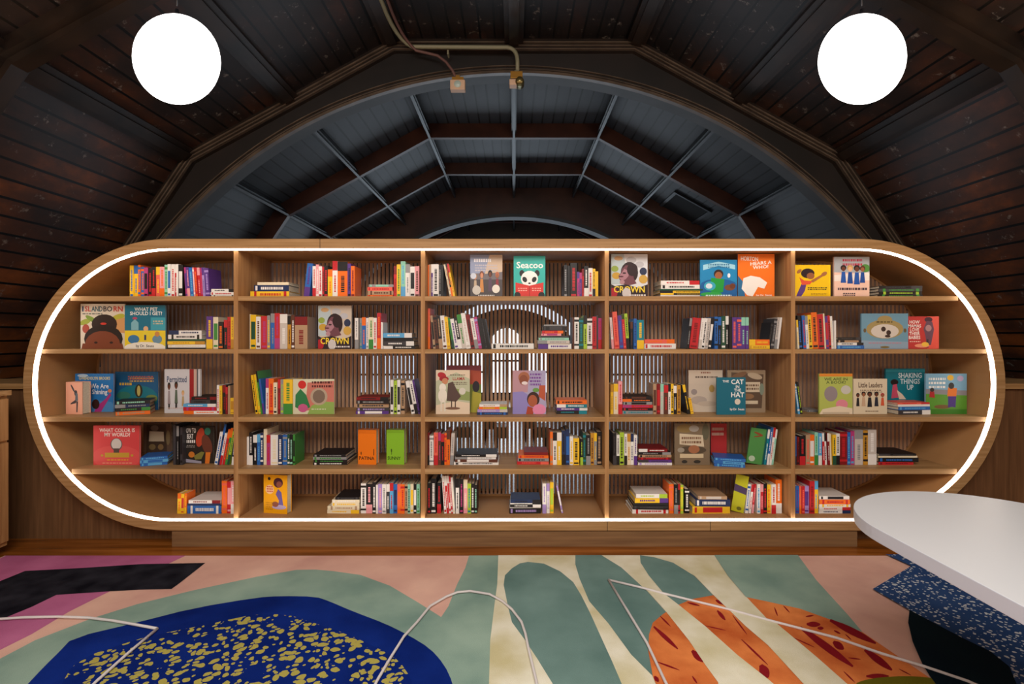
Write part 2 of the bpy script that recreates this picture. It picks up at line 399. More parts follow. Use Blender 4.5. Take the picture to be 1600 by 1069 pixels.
# ------------------------------------------------------------ the bookcase
BX, BZ = (CXL+CXR)/2, 0.0
case = empty('bookcase', (BX, D0, 0), 'long oak bookcase with rounded ends, twenty five compartments and a glowing rim', 'bookcase')
def stad(r, n=40):
    """outline of a stadium, counter-clockwise from the lower left, in world xz"""
    o = [(CXR+r*math.cos(a), CZ+r*math.sin(a)) for a in [(-math.pi/2+math.pi*k/n) for k in range(n+1)]]
    o += [(CXL+r*math.cos(a), CZ+r*math.sin(a)) for a in [(math.pi/2+math.pi*k/n) for k in range(n+1)]]
    return o
def ring_strip(bm, ra, ya, rb, yb, mi=0):
    A = [bm.verts.new((x-BX, ya, z)) for x, z in stad(ra)]; B = [bm.verts.new((x-BX, yb, z)) for x, z in stad(rb)]
    n = len(A)
    for i in range(n):
        f = bm.faces.new((A[i], A[(i+1) % n], B[(i+1) % n], B[i])); f.material_index = mi
bm = NB()
ring_strip(bm, RO-.004, 0, RF, 0); ring_strip(bm, RO, .004, RO-.004, 0); ring_strip(bm, RO, DEP, RO, .004)
ring_strip(bm, RI, DEP, RO, DEP); ring_strip(bm, RI, DLED+.004, RI, DEP, 1); ring_strip(bm, RF, 0, RF+.012, .012); ring_strip(bm, RF+.012, .012, RI, DLED+.004)
obj('rim_frame', bm, [OAKH, OAKC], case)
bm = NB(); ring_strip(bm, RI, DEP-.0115, RI-.014, DEP-.0115); ring_strip(bm, RI-.014, DEP-.0115, RI-.014, DEP-.001); ring_strip(bm, RI-.014, DEP-.001, RI, DEP-.001)
obj('back_rail', bm, OAKC, case)
LED = mat('warm_white_strip', (1, .93, .86), .5, emit=(1.0, .89, .77), es=10)
bm = NB(); ring_strip(bm, RF-.0005, .0015, RI+.0005, DLED+.003)
obj('light_strip', bm, LED, case, fix=False)
SEAM = mat('dark_seam', hexc('3a2818'), .8)
bm = NB()
for x, z0, z1 in (((500-VX)/SPX, CZ+RF, CZ+RO), ((949-VX)/SPX, CZ-RO, CZ-RF), ((1110-VX)/SPX, CZ-RO, CZ-RF)):
    box(bm, x-BX-.0018, -.0006, z0, x-BX+.0018, .004, z1)
obj('frame_joint', bm, SEAM, case)
YS = D0+DLED+.004              # front plane of shelves and dividers
def sx(x): return (x-VX)*YS/FPX
def sz(y): return HC-(y-VY)*YS/FPX
SHZ = [(sz(463), sz(470)), (sz(546), sz(552.5)), (sz(652), sz(659)), (sz(733), sz(741))]     # top, underside
SHELF = [s[0] for s in SHZ] + [CZ-RI]
DIV = [(sx(365), sx(372)), (sx(657.5), sx(664)), (sx(945), sx(951.5)), (sx(1236), sx(1242.5))]
for a, b in DIV:
    bm = NB(); box(bm, a-BX, YS-D0, CZ-RI-.002, b-BX, DEP-.012, CZ+RI+.002); obj('divider', bm, OAKV, case)
def inx(z, s):
    c = CXL if s < 0 else CXR
    return c+s*math.sqrt(max(0, RI*RI-(z-CZ)**2))
for (zt, zb) in SHZ:
    zz = zt if abs(zt-CZ) > abs(zb-CZ) else zb
    edges = [inx(zz, -1)-.004] + [v for d in DIV for v in d] + [inx(zz, 1)+.004]
    for i in range(5):
        bm = NB(); box(bm, edges[2*i]-BX, YS-D0+.001, zb, edges[2*i+1]-BX, DEP-.012, zt); obj('shelf', bm, OAKH, case)
bm = NB()
pitch = .0295; n = int((inx(CZ, 1)-inx(CZ, -1))/pitch)
for i in range(n+1):
    x = inx(CZ, -1)+.012+i*pitch
    c = CXL if x < CXL else CXR if x > CXR else None
    hh = RI if c is None else math.sqrt(max(0, RI*RI-(abs(x-c)+.008)**2))
    if hh > .03: box(bm, x-.0088-BX, DEP-.008, CZ-hh, x+.0088-BX, DEP+.014, CZ+hh)
obj('slatted_back', bm, SLAT, case)
bm = NB(); box(bm, (267-VX)/SPX-BX, .01, 0, (1341-VX)/SPX-BX, DEP-.02, CZ-RO-.006); box(bm, (300-VX)/SPX-BX, .05, CZ-RO-.006, (1310-VX)/SPX-BX, DEP-.02, CZ-RO)
obj('plinth', bm, PLINTH, case)

# ------------------------------------------------------------ books
PAL = dict(k='1c1a1c', w='e9e6e2', c='e6d9bb', r='c2242c', dr='7f1a1e', o='ee6f1c', y='f0c22a', g='3d8b3c', dg='22503a',
  lg='a8c93a', t='158090', lb='5aa7d8', b='2a66b4', n='1e2f58', p='5a3788', v='a78fcc', pk='ea9fa6', m='b23a78',
  br='5d3527', tn='b39272', gy='8f8f90', dk='3d3b3f', co='ea6552', mt='8fcfb6', go='c48d2c', cu='c9c0b8')
NAMES = dict(k='black', w='white', c='cream', r='red', dr='dark red', o='orange', y='yellow', g='green', dg='dark green',
  lg='lime', t='teal', lb='light blue', b='blue', n='navy', p='purple', v='lavender', pk='pink', m='magenta', br='brown',
  tn='tan', gy='grey', dk='charcoal', co='coral', mt='mint', go='mustard', cu='pale grey')
def bmat(c):
    h = PAL.get(c, c)
    return mat('book_cloth_'+NAMES.get(c, c).replace(' ', '_') if c in NAMES else 'print_'+h, hexc(h), .42, spec=.35)
PAGE = noisy('page_edges', [(.35, hexc('cdbfa6')), (.65, hexc('e2d6c0'))], 60, 2, (1, 1, 8), .8)
YB = [3.40, 3.40, 3.43, 3.40, 3.385]
SH = ['top shelf', 'second shelf', 'middle shelf', 'fourth shelf', 'bottom shelf']
BAY = ['far left bay', 'second bay', 'centre bay', 'fourth bay', 'far right bay']
ORD = ['first','second','third','fourth','fifth','sixth','seventh','eighth','ninth','tenth','eleventh','twelfth','thirteenth','fourteenth','fifteenth','sixteenth','seventeenth','eighteenth','nineteenth','twentieth']
ORD += ['twenty-'+o for o in ORD[:9]]
USED = {}
BOOKS = []     # (object, label fields) labels are settled at the end
def book_mesh(fn, t, d, h, acc, sp=.0004, seed=0):
    """a book in its own axes (u thickness, v from the spine to the fore-edge, w height); fn maps u,v,w to xyz"""
    rr = random.Random(seed)
    def bx(bm, a, b, mi=0):
        v = []
        for w_ in (a[2], b[2]):
            for u_, v_ in ((a[0], a[1]), (b[0], a[1]), (b[0], b[1]), (a[0], b[1])): v.append(bm.verts.new(fn(u_, v_, w_)))
        for q in ((0,3,2,1),(4,5,6,7),(0,1,5,4),(1,2,6,5),(2,3,7,6),(3,0,4,7)): bm.faces.new([v[i] for i in q]).material_index = mi
    bt = min(.0022, t*.18)
    bm = NB()
    bx(bm, (0, 0, 0), (bt, d, h)); bx(bm, (t-bt, 0, 0), (t, d, h)); bx(bm, (bt, 0, 0), (t-bt, bt, h))
    if acc:
        e = -sp; k = rr.random(); i0, i1 = t*.12, t*.88
        def dashes(z0, z1, wd):
            z = z0
            while z < z1-.004:
                L = rr.uniform(.004, .011); bx(bm, (t*(.5-wd/2), e, z), (t*(.5+wd/2), 0, min(z1, z+L)), 1); z += L+rr.uniform(.0018, .004)
        if k < .22: bx(bm, (0, e, h*.74), (t, 0, h), 1); dashes(h*.15, h*.6, .34)
        elif k < .42: bx(bm, (0, e, 0), (t, 0, h*.3), 1); dashes(h*.38, h*.9, .34)
        elif k < .78: dashes(h*.2, h*.86, .42); bx(bm, (i0, e, h*.04), (i1, 0, h*.1), 1)
        elif k < .9: bx(bm, (i0, e, h*.28), (i1, 0, h*.8), 1); bx(bm, (i0, e, h*.06), (i1, 0, h*.12), 1)
        else: bx(bm, (0, e, h*.86), (t, 0, h*.93), 1); bx(bm, (0, e, h*.1), (t, 0, h*.16), 1); dashes(h*.25, h*.8, .4)
    pm = NB(); g = .003
    def bxp(a, b):
        v = []
        for w_ in (a[2], b[2]):
            for u_, v_ in ((a[0], a[1]), (b[0], a[1]), (b[0], b[1]), (a[0], b[1])): v.append(pm.verts.new(fn(u_, v_, w_)))
        for q in ((0,3,2,1),(4,5,6,7),(0,1,5,4),(1,2,6,5),(2,3,7,6),(3,0,4,7)): pm.faces.new([v[i] for i in q])
    bxp((bt, bt, g), (t-bt, d-g, h-g))
    return bm, pm
bs = [100]
def place(kind, bm, pm, mats, loc, rot, group):  # kind follows book thickness alone, not the binding
    o = obj(kind, bm, mats, None, loc, rot); obj('pages', pm, PAGE, o)
    o['category'] = 'book'; o['group'] = group
    return o
def U(r, c, xend, spec, lean=0, Y=None, h0=None):
    """upright books: 'x:ytop:colour[/accent][>width] ...' photo pixels at the spine plane; lean in px at the top"""
    Yb = Y or YB[r]; zs = SHELF[r]; it = []
    for s in spec.split():
        a = s.split(':'); cc, _, wd = a[2].partition('>'); it.append([float(a[0]), float(a[1]), cc, float(wd) if wd else None])
    for i, (x, yt, cc, wd) in enumerate(it):
        nx = it[i+1][0] if i+1 < len(it) else xend
        t = (wd or nx-x)*Yb/FPX; H = HC-(yt-VY)*Yb/FPX-zs
        th = math.atan2(lean*Yb/FPX, .205); t = t*math.cos(th)-.0009; h = (H-t*abs(math.sin(th)))/math.cos(th)
        c1, _, c2 = cc.partition('/')
        bs[0] += 1; rr = random.Random(bs[0]); d = min(.235, h*.7+rr.uniform(-.008, .012))
        bm, pm = book_mesh(lambda u, v, w_: (u, v, w_), t, d, h, c2, seed=bs[0])
        X = (x-VX)*Yb/FPX+.0004
        o = place('thin_book' if t < .0185 else 'thick_book', bm, pm, [bmat(c1), bmat(c2 or c1)], (X, Yb+rr.uniform(-.004, .006), zs+.0004+t*max(0, math.sin(th))), (0, th, 0),
                  'upright books, %s, %s' % (SH[r], BAY[c]))
        BOOKS.append([o, 'u', r, c, c1, c2, x, (t, th, h, Yb)])
def S(r, c, layers, Y=None, yaw=0, d=.17, ylow=None, tag_='', piv=None):
    """a pile, bottom first: (x0, x1, thickness px, 'colour/accent')"""
    Yb = Y or YB[r]; z = SHELF[r]+.0003
    n = len(layers)
    for i, (x0, x1, tp, cc) in enumerate(layers):
        L = (x1-x0)*Yb/FPX; t = tp*Yb/FPX; c1, _, c2 = cc.partition('/')
        bs[0] += 1; rr = random.Random(bs[0])
        bm, pm = book_mesh(lambda u, v, w_: (w_, v, u), t-.0005, min(d, .3)+rr.uniform(-.008, .008), L, c2, seed=bs[0])
        a = math.radians(yaw+rr.uniform(-1.2, 1.2))
        o = place('thin_book' if t < .023 else 'thick_book', bm, pm, [bmat(c1), bmat(c2 or c1)], ((x0-VX)*Yb/FPX, Yb+rr.uniform(-.003, .004), z), (0, 0, a),
                  'piled books, %s, %s' % (SH[r], BAY[c]))
        BOOKS.append([o, 's', r, c, c1, c2, x0, (i, n, tag_)])
        z += t
# ---- top shelf
U(0,0,286,'203:415:y/b 209:415:y/b 215.5:414:o/b 219.5:417:b/o 225:418:m/k 231:419:k/r 236.5:417:k/r 243:417:co/y 249.5:417:pk/o 257:414:mt/g 262:413:w/b 267:413:w/r 272.5:413:r/w 276:413:w 279:414:k/w')
U(0,0,328,'290:417.5:m/p 293.5:417.5:p/pk 298:418:b/lb 303.5:418:pk/w 306:418:r/o 310:418:r/pk 314.5:418.5:m/r 318:418:v/p 321.5:419:p/v',-3.2)
S(0,0,[(330,367,3.6,'w/k'),(329,367,4.8,'w/r'),(330,366.5,4.8,'w/k')],d=.13)
S(0,1,[(391,452,9.5,'y/r'),(397,451,9.8,'n/w'),(402,451,4.6,'c')],d=.17)
U(0,1,483,'474:411:b/p',5.5)
U(0,1,551,'483.5:416:w/r 488.8:413.5:pk/w 493.5:416.5:w/r 498.8:417:r/k 502:415:k/r 508:421:y/o 515.5:408:w/r 523.5:409:o/k 539.5:412:p/k 545:416:o/dr')
S(0,1,[(574.5,614,4,'o/r'),(575,614.5,6.3,'tn/br'),(574,613,6,'co/r'),(576,614.5,4.2,'gy/mt')])
U(0,1,655,'615:416:r/dr 620:413.5:y/g 626:408.5:mt/lb 633.5:413:w/gy 640.5:416.5:w/k 648:416:pk/br')
U(0,2,693,'667:414:o>2.2 669.5:413.5:tn>3 673:413:p/w>3 676.3:413:w/k 685.5:414:k/gy 689:414:k')
U(0,2,711,'701:413:c/tn>3 704.6:412:k/o>3 708:412:y/r>3',-9.5)
U(0,2,935,'881:414:k/gy>5.5 887:415:k>4 891.3:411:k/r 901.5:425:m/p 905.5:426:p/m 909.5:420:r/dr 912.5:416:k/w 919.3:419:w/r 926:420:y/k 930.5:424:y')
S(0,3,[(1032,1100,4,'w'),(1032,1101,2.8,'k/y'),(1031,1099,4,'y/k'),(1031,1098,2.5,'dg'),(1033,1093,6.5,'w/k'),(1032.5,1093,6.5,'w/r')],yaw=0)
S(0,4,[(1371.6,1441,4.6,'k/g'),(1374,1441,4.6,'k/lg'),(1373,1440,4.6,'dk/g'),(1374,1441,4.4,'k/dk')],yaw=-1)
# ---- second shelf
S(1,0,[(263,321,2,'k'),(262,321,5,'w/c'),(262,320,5,'y/go'),(262,320,3.4,'dg'),(263,315,7,'w/k'),(264,315,6.5,'w/n')])
U(1,0,366,'322.3:494.5:p/y 332.4:495.5:c/g 340.4:503:k/o>8 349.3:500:k/r 354.7:495.5:r/dr 360.6:495.5:y/go')
U(1,1,480,'389.5:491:c>2 391.7:492:y/dg 400.5:495:w/br 407.6:494:r/m 417.6:493:gy/y 422.5:490:b/gy 429:489.5:r/m 437.5:491:cu/w 449.3:494:go/k 454.8:492:br/w 460.2:495:tn/dr')
U(1,1,598.5,'554.4:497:w/gy>5.5 561.7:497:gy/t 565.5:496:b/o 571.7:497:w/gy 575.8:496:c/g 583.4:497:w/r 588.9:489:r/o 595:503.6:w>3')
S(1,1,[(598.8,648.5,5,'k/w'),(600,647,7,'dk/w'),(600,646,5.5,'k'),(598.8,643.5,7.4,'lb/w')])
U(1,2,702,'672:493:tn/k>4 678:492:br/k 684:493:k/tn 690:493:w/br 696.5:495:y/go',-4.5)
U(1,2,765,'703.5:497:g/dg>3.5 708.5:498:w/p 714.5:496:k/w 720:491:cu/g 727:489:w/cu 734:491:dr/k 740.5:497:w/gy 746.5:495:m/v 752:497:k 757.5:498:k/dk 761:498:k',-8)
U(1,2,672,'667.5:482:co/o>3.5')
S(1,2,[(768,834,8.5,'w/k')])
S(1,2,[(841,893,8,'w/p'),(840,890,5.5,'cu/gy'),(842,889,4,'mt/gy'),(845,889,3,'dk'),(846,877,3.6,'pk/m'),(847,880,4.5,'r/o'),(848,886,7,'k/dk'),(850,884,2.6,'gy')])
U(1,2,941,'894.5:496:br>2.6 897.4:496:w/k 904.7:497:dg/t 911.7:493:lg/k 917.4:498:w/k 925.5:495:r/dr 932:493:dk>3.2 935.5:497:m/r')
U(1,3,984,'956:496:w/pk>4 960.5:487:co/r 968:493:p/b 974.5:499:r/co 979:490:lg/k',-3.4)
U(1,3,1006,'985:503:k/br>4 990:498:b/n 995:500:t/y')
S(1,3,[(1007,1056,8.4,'w/r'),(1006.8,1054,6.7,'co/o')])
U(1,3,1111,'1073:497:k/gy>4 1077.5:496:r/dr>13 1091.2:497:w/cu 1096:497:w/k 1101:497:cu/gy 1106:497:k/w',5.5)
U(1,3,1170,'1116.5:495:b/k 1122:495.5:k/b 1127:494:dg/w 1134:494:k/w 1139:495:k 1144:496:p/co 1151.5:496:p/co 1158.5:496:p/mt 1165:496:p/mt')
S(1,3,[(1171,1203,5.8,'y/go'),(1170.8,1202.5,9,'o/y')],d=.1)
U(1,3,1213,'1204:504:k/dk>4 1208:498:dk/gy',6.5)
U(1,3,1223,'1214:496:cu/gy 1218.5:496:w>3',5.5)
U(1,4,1303.5,'1246:500:c/y>3 1249.3:493:k/b 1255:493:b/r 1260:494:w/gy 1264.3:492:y/k 1270:488:o/k 1279:491:r/k 1288.5:490:c>2.4 1291:494:p/r 1295.4:493:r/k 1299.3:494:w/c',-2.6)
U(1,4,1307,'1303.9:501:w')
S(1,4,[(1308,1350,5.6,'b/lb'),(1309,1349,4.4,'w/k'),(1308,1350,4,'k/tn'),(1309,1348,4.2,'k/dk')])
# ---- middle shelf
S(2,0,[(180,225,6,'o/tn'),(181,226,5.5,'k/g'),(180,225,5.5,'n/gy'),(181,226,5.5,'k/mt')],Y=3.36,yaw=24,d=.16)
S(2,0,[(287,339,5,'w/o'),(286,338,6,'r/m'),(286.5,337,5,'lb/w'),(297,339,6,'dk/k'),(299,338,5,'k/dr')])
U(2,0,366,'338.6:602:w/r>3.8 342.8:603:y/go 347:602:k/dr 352.8:605:dr/r 356.4:603:tn 360:622:y/go')
U(2,1,414,'399:586:y/k>4 403.4:585:y/lg 408:580:g/k>2.6 410.8:592:b/p',-6)
U(2,1,457.6,'414.5:592:w/m 419.5:592:o/r 427.5:598:c/k 433.5:593:dr/r 438:593:gy/lg 443:593:y/g')
S(2,1,[(556,607,5,'p/w'),(557,608,5,'dk/v'),(556,607,6,'tn/dk'),(557,608,5.5,'k/gy'),(557,607,5,'dr/k')])
U(2,1,636,'609.7:594:w/k>5 615.2:595:lg/k>5 620.6:594:w/k>5 626.4:595:tn/k>6')
U(2,1,658,'643:595:w/k 648.5:595:w/k 653.8:594:p/k>3',-9)
S(2,2,[(745,793.5,4.2,'n/b'),(746,793,4.5,'v/cu'),(748,792,4,'o/lg'),(749,792,4,'w/tn')],Y=3.39)
S(2,2,[(869.5,917,5.4,'k/t'),(870,918,4.6,'p/w'),(870,917,5.4,'t/w'),(869,917,6.2,'o/k')])
U(2,3,972.4,'953.9:601:y/go>4.6 958.8:600:c/y 966:596:pk/r')
S(2,3,[(973,1020,5,'gy/t'),(973,1019,4.5,'k/r'),(973,1020,5,'r/m'),(974,1019,4.5,'gy/k'),(973,1020,4.5,'k/o'),(975,1018,4,'k/br')])
U(2,3,1063.5,'1020.6:600:tn/br 1026:600:dr/r 1031.7:600:cu/mt 1037:602:br/r 1044:600:w/k 1048.3:600:y/k 1052.6:603:k/w 1057.8:602:go/br')
U(2,3,1084.5,'1074:601:k/y>4.6 1079.5:622:y/go>4.6',-8.5)
U(2,4,1256,'1246.5:600:lb/w>3.4 1251:597:k/lg>3.4',-6.5)
# ---- fourth shelf
S(3,0,[(219,255,4.6,'b/lb'),(218,256,4.6,'lb/b'),(219,255,4.6,'b/lb')],Y=3.36,yaw=20,d=.15)
U(3,0,286,'270:664:dk>4 275.5:666:k/gy>4 281:668:dk/k>4')
U(3,0,358,'334:675:w/b 339:663:n/b 342.7:677:w/r 346.5:671:r/o 350.5:669:g/o 354.3:674:lg/dg',8.5)
U(3,0,362.8,'358.3:684:n/w>3.6',4)
U(3,1,460.5,'382.6:683:w>4.4 387.3:676:k/w 393:680:k/w 399.5:679:b/lb 405:677:n/w 409.5:671:c 415.2:680:m/r 421.2:680:w/c 433:680:n/w 440:680:b/gy 447.5:679:dg/w 452:679:k/mt 457:679:g/k')
S(3,1,[(489,542,4,'k/w'),(490,543,4,'k/g'),(489,541,4.5,'gy/g'),(489.5,540,4,'k/gy')],d=.2)
U(3,2,703,'667:676:dr/k>2.6 670:681:w/gy>6.5 678:676:co/r 684.5:676:br/m 689:678:k/r 694.4:677:o/r 698:673:o/br')
U(3,2,708,'702.6:677:cu/gy',2.5)
S(3,2,[(709,779,4.3,'w/dk'),(711,777,4.5,'br/w'),(711,775,4,'w/gy'),(712,776,4,'k/w')],d=.2)
S(3,2,[(808,857.5,5,'r/co'),(809,857.5,4.8,'gy/k'),(810,857,4.7,'o/r'),(819,856,4.6,'dr')],Y=3.41)
U(3,2,940.5,'859.4:675:o/tn 864:676:w/k 870.3:676:y/w 877.5:673:n/k 884:671:n/b 890:682:w/y 895.6:685:y/k>9.5 906.5:686:k/lg 911:677:dg/t 915.6:680:k/gy 922.8:677:go/br 928.3:677:gy/y 932.8:675:k/tn')
U(3,3,995.5,'957.5:677:k/dk>5 963.4:680:w/k 968.3:676:lg/k>6.8 975.4:678:w/k 980:678:c/go 985.6:678:w/n 990.2:680:w/p')
S(3,3,[(997,1049.5,4,'w/v'),(998,1049,4,'p/dk'),(997,1048,4,'dr/r'),(998,1049,4,'tn/k'),(997,1048,4.2,'k/gy'),(998,1043,5,'dr/w')])
S(3,3,[(1116,1161,4.6,'b/lb'),(1115,1160,4.6,'lb/b'),(1116,1161,4.6,'b/lb')],Y=3.37,yaw=-14,d=.15)
U(3,3,1212,'1193.5:671:t/w>3.6 1197.5:668:b/w>3.6 1201.5:668:w/r>3.6 1205.5:671:mt/w>3.4',6)
U(3,4,1284,'1243:682:b/dk>1.8 1245:683:dr/k>3.6 1249:681:k/r>9 1259:680:tn/co 1265.6:680:o/w 1273:676:mt/g 1278.4:677:lb/w')
U(3,4,1300,'1284.6:677:r/w>3.6 1289:677:w/k>4 1293.5:677:dr/w>3.4 1297.2:678:c>3',-1.6)
U(3,4,1371,'1301:680:y/dg 1307:678:w/k 1312.8:675:dr/r 1324.4:676:b/lb 1330:674:m/lb 1336:672:cu/gy>12.5 1349.3:673:go/k 1356.7:672:cu/w>13.5')
S(3,4,[(1373,1428,4.6,'r/dr'),(1373,1435,6.6,'k/b'),(1373,1434,3,'c'),(1374,1432,3.4,'k/dk')],d=.2)
# ---- bottom shelf
U(4,0,291.6,'277:771:y/o 282.8:772:y/r 287.6:771:o/y>3.8',1.4)
S(4,0,[(292.4,345,12.5,'b/w'),(293,344.5,3.5,'n'),(295,344.5,5.2,'w/dr')],d=.2)
U(4,0,367.4,'345.8:752:o/co 354:753:r/pk 361:752:pk/w')
S(4,1,[(511,561,5.8,'c/y'),(511.5,561.5,5.8,'c/tn'),(518,561,5.2,'c/y'),(519,561.5,5,'c/w'),(524,561,4,'k/dk')],d=.17)
U(4,1,656,'563.5:756:w/k 571.7:757:k/pk 581.6:754:k/w 587.4:758:w 590.7:757:v/pk 597:757:w/gy 603.4:757:dk/w 608.8:755:lb/r 614.6:757:b/n 620.6:757:o/co 626:757:o/r 632.4:757:tn/k 637:757:mt/k 641:757:c/y 646:757:k/w 650.7:757:mt/g')
U(4,2,689.5,'667.3:755:k/r>5 673:748:k/w>8.6 682.7:755:k/r>6.4')
U(4,2,711.5,'694:744:w/r 698:744:r/w 701.6:744:w/r 705:745:r/w>2.8 708:746:w/c>3.4',-3.4)
U(4,2,745.6,'712:748:w/k>5.4 718:749:k/m 724:750:pk/c 730.4:756:lg/t 736:756:k/w 741.2:758:k/mt')
S(4,2,[(796,845,8.4,'k/v'),(796.5,845,1.6,'w'),(797,845,4.6,'k/w'),(797,844,1.8,'w/k'),(797.5,844,5.4,'n/k')])
U(4,2,867,'847.6:756:w/v>6 854:756:w/v>5 859.4:754:y/lg>5.8')
U(4,2,881,'877.4:759:v/w>3',-9.5)
S(4,3,[(988,1044.6,6.6,'w/r'),(989,1044,6,'k/dk'),(990,1044,4,'k'),(992,1044.3,7.4,'y/p'),(994,1043,6.4,'w/lg')],d=.19)
U(4,3,1077.5,'1045.5:757:o/co 1052.9:757:k/gy 1059.4:757:r/k 1063.2:758:lg/y>4.4 1070.4:765:k/w')
S(4,3,[(1082,1141,11,'y/r'),(1087,1141,11,'n/w'),(1091,1136,5.2,'tn/cu')],d=.19)
U(4,3,1178.5,'1164.4:757:w/b>4.6 1170:757:w/r>3.8 1174.4:757:r/pk>3.4',5)
U(4,3,1222,'1183:757:w/lb 1188.4:757:r/pk 1193:756:k/r 1199:758:y/o 1205:757:w/r 1212.3:750:o/w')
U(4,4,1279,'1243.2:760:b/p 1249:760:co/o 1252.4:760:r/co 1257.4:760:v/p 1264.8:752:r/dr 1272.8:752:y/lb')
S(4,4,[(1280,1329.5,5.2,'w/n'),(1280,1329,4.8,'w/r'),(1280,1329.5,4.8,'w/y'),(1280,1327.5,7,'o/r'),(1280.5,1327.5,5.4,'w/k')],d=.19)
# ------------------------------------------------------------ books shown cover outwards
TXT = {}
def text_geo(s):
    if s in TXT: return TXT[s]
    cu = bpy.data.curves.new('lettering', 'FONT'); cu.body = s; cu.resolution_u = 2; cu.space_line = .85; cu.align_x = 'CENTER'
    cu.offset = .018
    o = bpy.data.objects.new('lettering', cu); COL.objects.link(o)
    dg = bpy.context.evaluated_depsgraph_get(); me = o.evaluated_get(dg).to_mesh()
    vs = [(v.co.x, v.co.y) for v in me.vertices]; fs = [tuple(p.vertices) for p in me.polygons]
    o.evaluated_get(dg).to_mesh_clear(); bpy.data.objects.remove(o); bpy.data.curves.remove(cu)
    x0 = min(v[0] for v in vs); x1 = max(v[0] for v in vs); y0 = min(v[1] for v in vs); y1 = max(v[1] for v in vs)
    TXT[s] = ([((x-x0)/(x1-x0), (y-y0)/(y1-y0)) for x, y in vs], fs); return TXT[s]
def art(W, H, items):
    """printed picture on a cover, in the cover's 0..1 axes"""
    bm = NB(); mats = []; y = -.0003
    def mi(c):
        m = bmat(c)
        if m not in mats: mats.append(m)
        return mats.index(m)
    def poly(pts, c):
        nonlocal y
        f = bm.faces.new([bm.verts.new((min(max(px, 0.0), 1.0)*W, y, min(max(pz, 0.0), 1.0)*H)) for px, pz in pts]); f.material_index = mi(c); y -= .00012
        if f.normal.length == 0: f.normal_update()
    for it in items:
        k = it[0]
        if k == 'r': x0, y0, x1, y1, c = it[1:]; poly([(x0, y0), (x1, y0), (x1, y1), (x0, y1)], c)
        elif k == 'e':
            cx, cy, rx, ry, c = it[1:6]; a0 = it[6] if len(it) > 6 else 0
            ca, sa = math.cos(math.radians(a0)), math.sin(math.radians(a0)); P = []
            for j in range(18):
                a = 2*math.pi*j/18; ex, ey = rx*W*math.cos(a), ry*H*math.sin(a)
                P.append((cx+(ex*ca-ey*sa)/W, cy+(ex*sa+ey*ca)/H))
            poly(P, c)
        elif k == 'p': poly(it[1], it[2])
        elif k == 't':
            s, x0, y0, x1, y1, c = it[1:7]; sk = it[7] if len(it) > 7 else 0
            vs, fs = text_geo(s)
            vv = [bm.verts.new(((x0+a*(x1-x0))*W, y, (y0+b*(y1-y0)+sk*a)*H)) for a, b in vs]
            for f in fs:
                try: g = bm.faces.new([vv[i] for i in f]); g.material_index = mi(c)
                except ValueError: pass
            y -= .00012
        elif k == 'l':     # rows of small unreadable print
            x0, y0, x1, y1, n, c = it[1:]; rr = random.Random(int(W*1e5)+n)
            for j in range(n):
                yy = y1-(y1-y0)*(j+.5)/n; hh = (y1-y0)/n*.28; x = x0
                while x < x1-.01:
                    L = rr.uniform(.02, .07); xe = min(x+L, x1)
                    f = bm.faces.new([bm.verts.new((a*W, y, b*H)) for a, b in ((x, yy-hh), (xe, yy-hh), (xe, yy+hh), (x, yy+hh))]); f.material_index = mi(c); x += L+.018
            y -= .00012
    return bm, mats
def person(x, y, s, skin, top, hair='k', legs=None, w=1.0):
    """a small printed figure: feet at y, s tall"""
    o = [('p', [(x-.16*s*w, y), (x+.16*s*w, y), (x+.1*s*w, y+.62*s), (x-.1*s*w, y+.62*s)], top)]
    if legs: o.append(('r', x-.09*s*w, y-.22*s, x+.09*s*w, y+.02*s, legs))
    o += [('e', x, y+.84*s, .17*s*w, .16*s, hair), ('e', x, y+.78*s, .11*s*w, .13*s, skin)]
    return o
def F(r, c, x0, x1, yt, col, items, label, Y=None, t=.012, yaw=0, roll=0, tilt=0, spine=None, cat='picture book'):
    Yb = Y or YB[r]; W = (x1-x0)*Yb/FPX; zs = SHELF[r]; H = HC-(yt-VY)*Yb/FPX-zs-.0005
    bt = .0022
    bm = NB()
    box(bm, 0, 0, 0, W, bt, H); box(bm, 0, t-bt, 0, W, t, H); box(bm, 0, bt, 0, bt, t-bt, H, 1 if spine else 0)
    o = obj('picture_book', bm, [bmat(col), bmat(spine or col)], None, ((x0-VX)*Yb/FPX, Yb, zs+.0005+(W*math.sin(math.radians(roll)) if roll > 0 else 0)), (-math.radians(tilt), math.radians(roll), math.radians(yaw)))
    pm = NB(); box(pm, bt, bt, .003, W-.003, t-bt, H-.003); obj('pages', pm, PAGE, o)
    if items:
        am, ms = art(W, H, [('r', 0, 0, 1, 1, col)] + items)
        a = obj('cover_print', am, ms, o, fix=False)
    tag(o, label, cat, 'books shown cover outwards')
    return o
SK1, SK2, SK3 = '6b3b28', '9a5f3e', 'e2b08a'
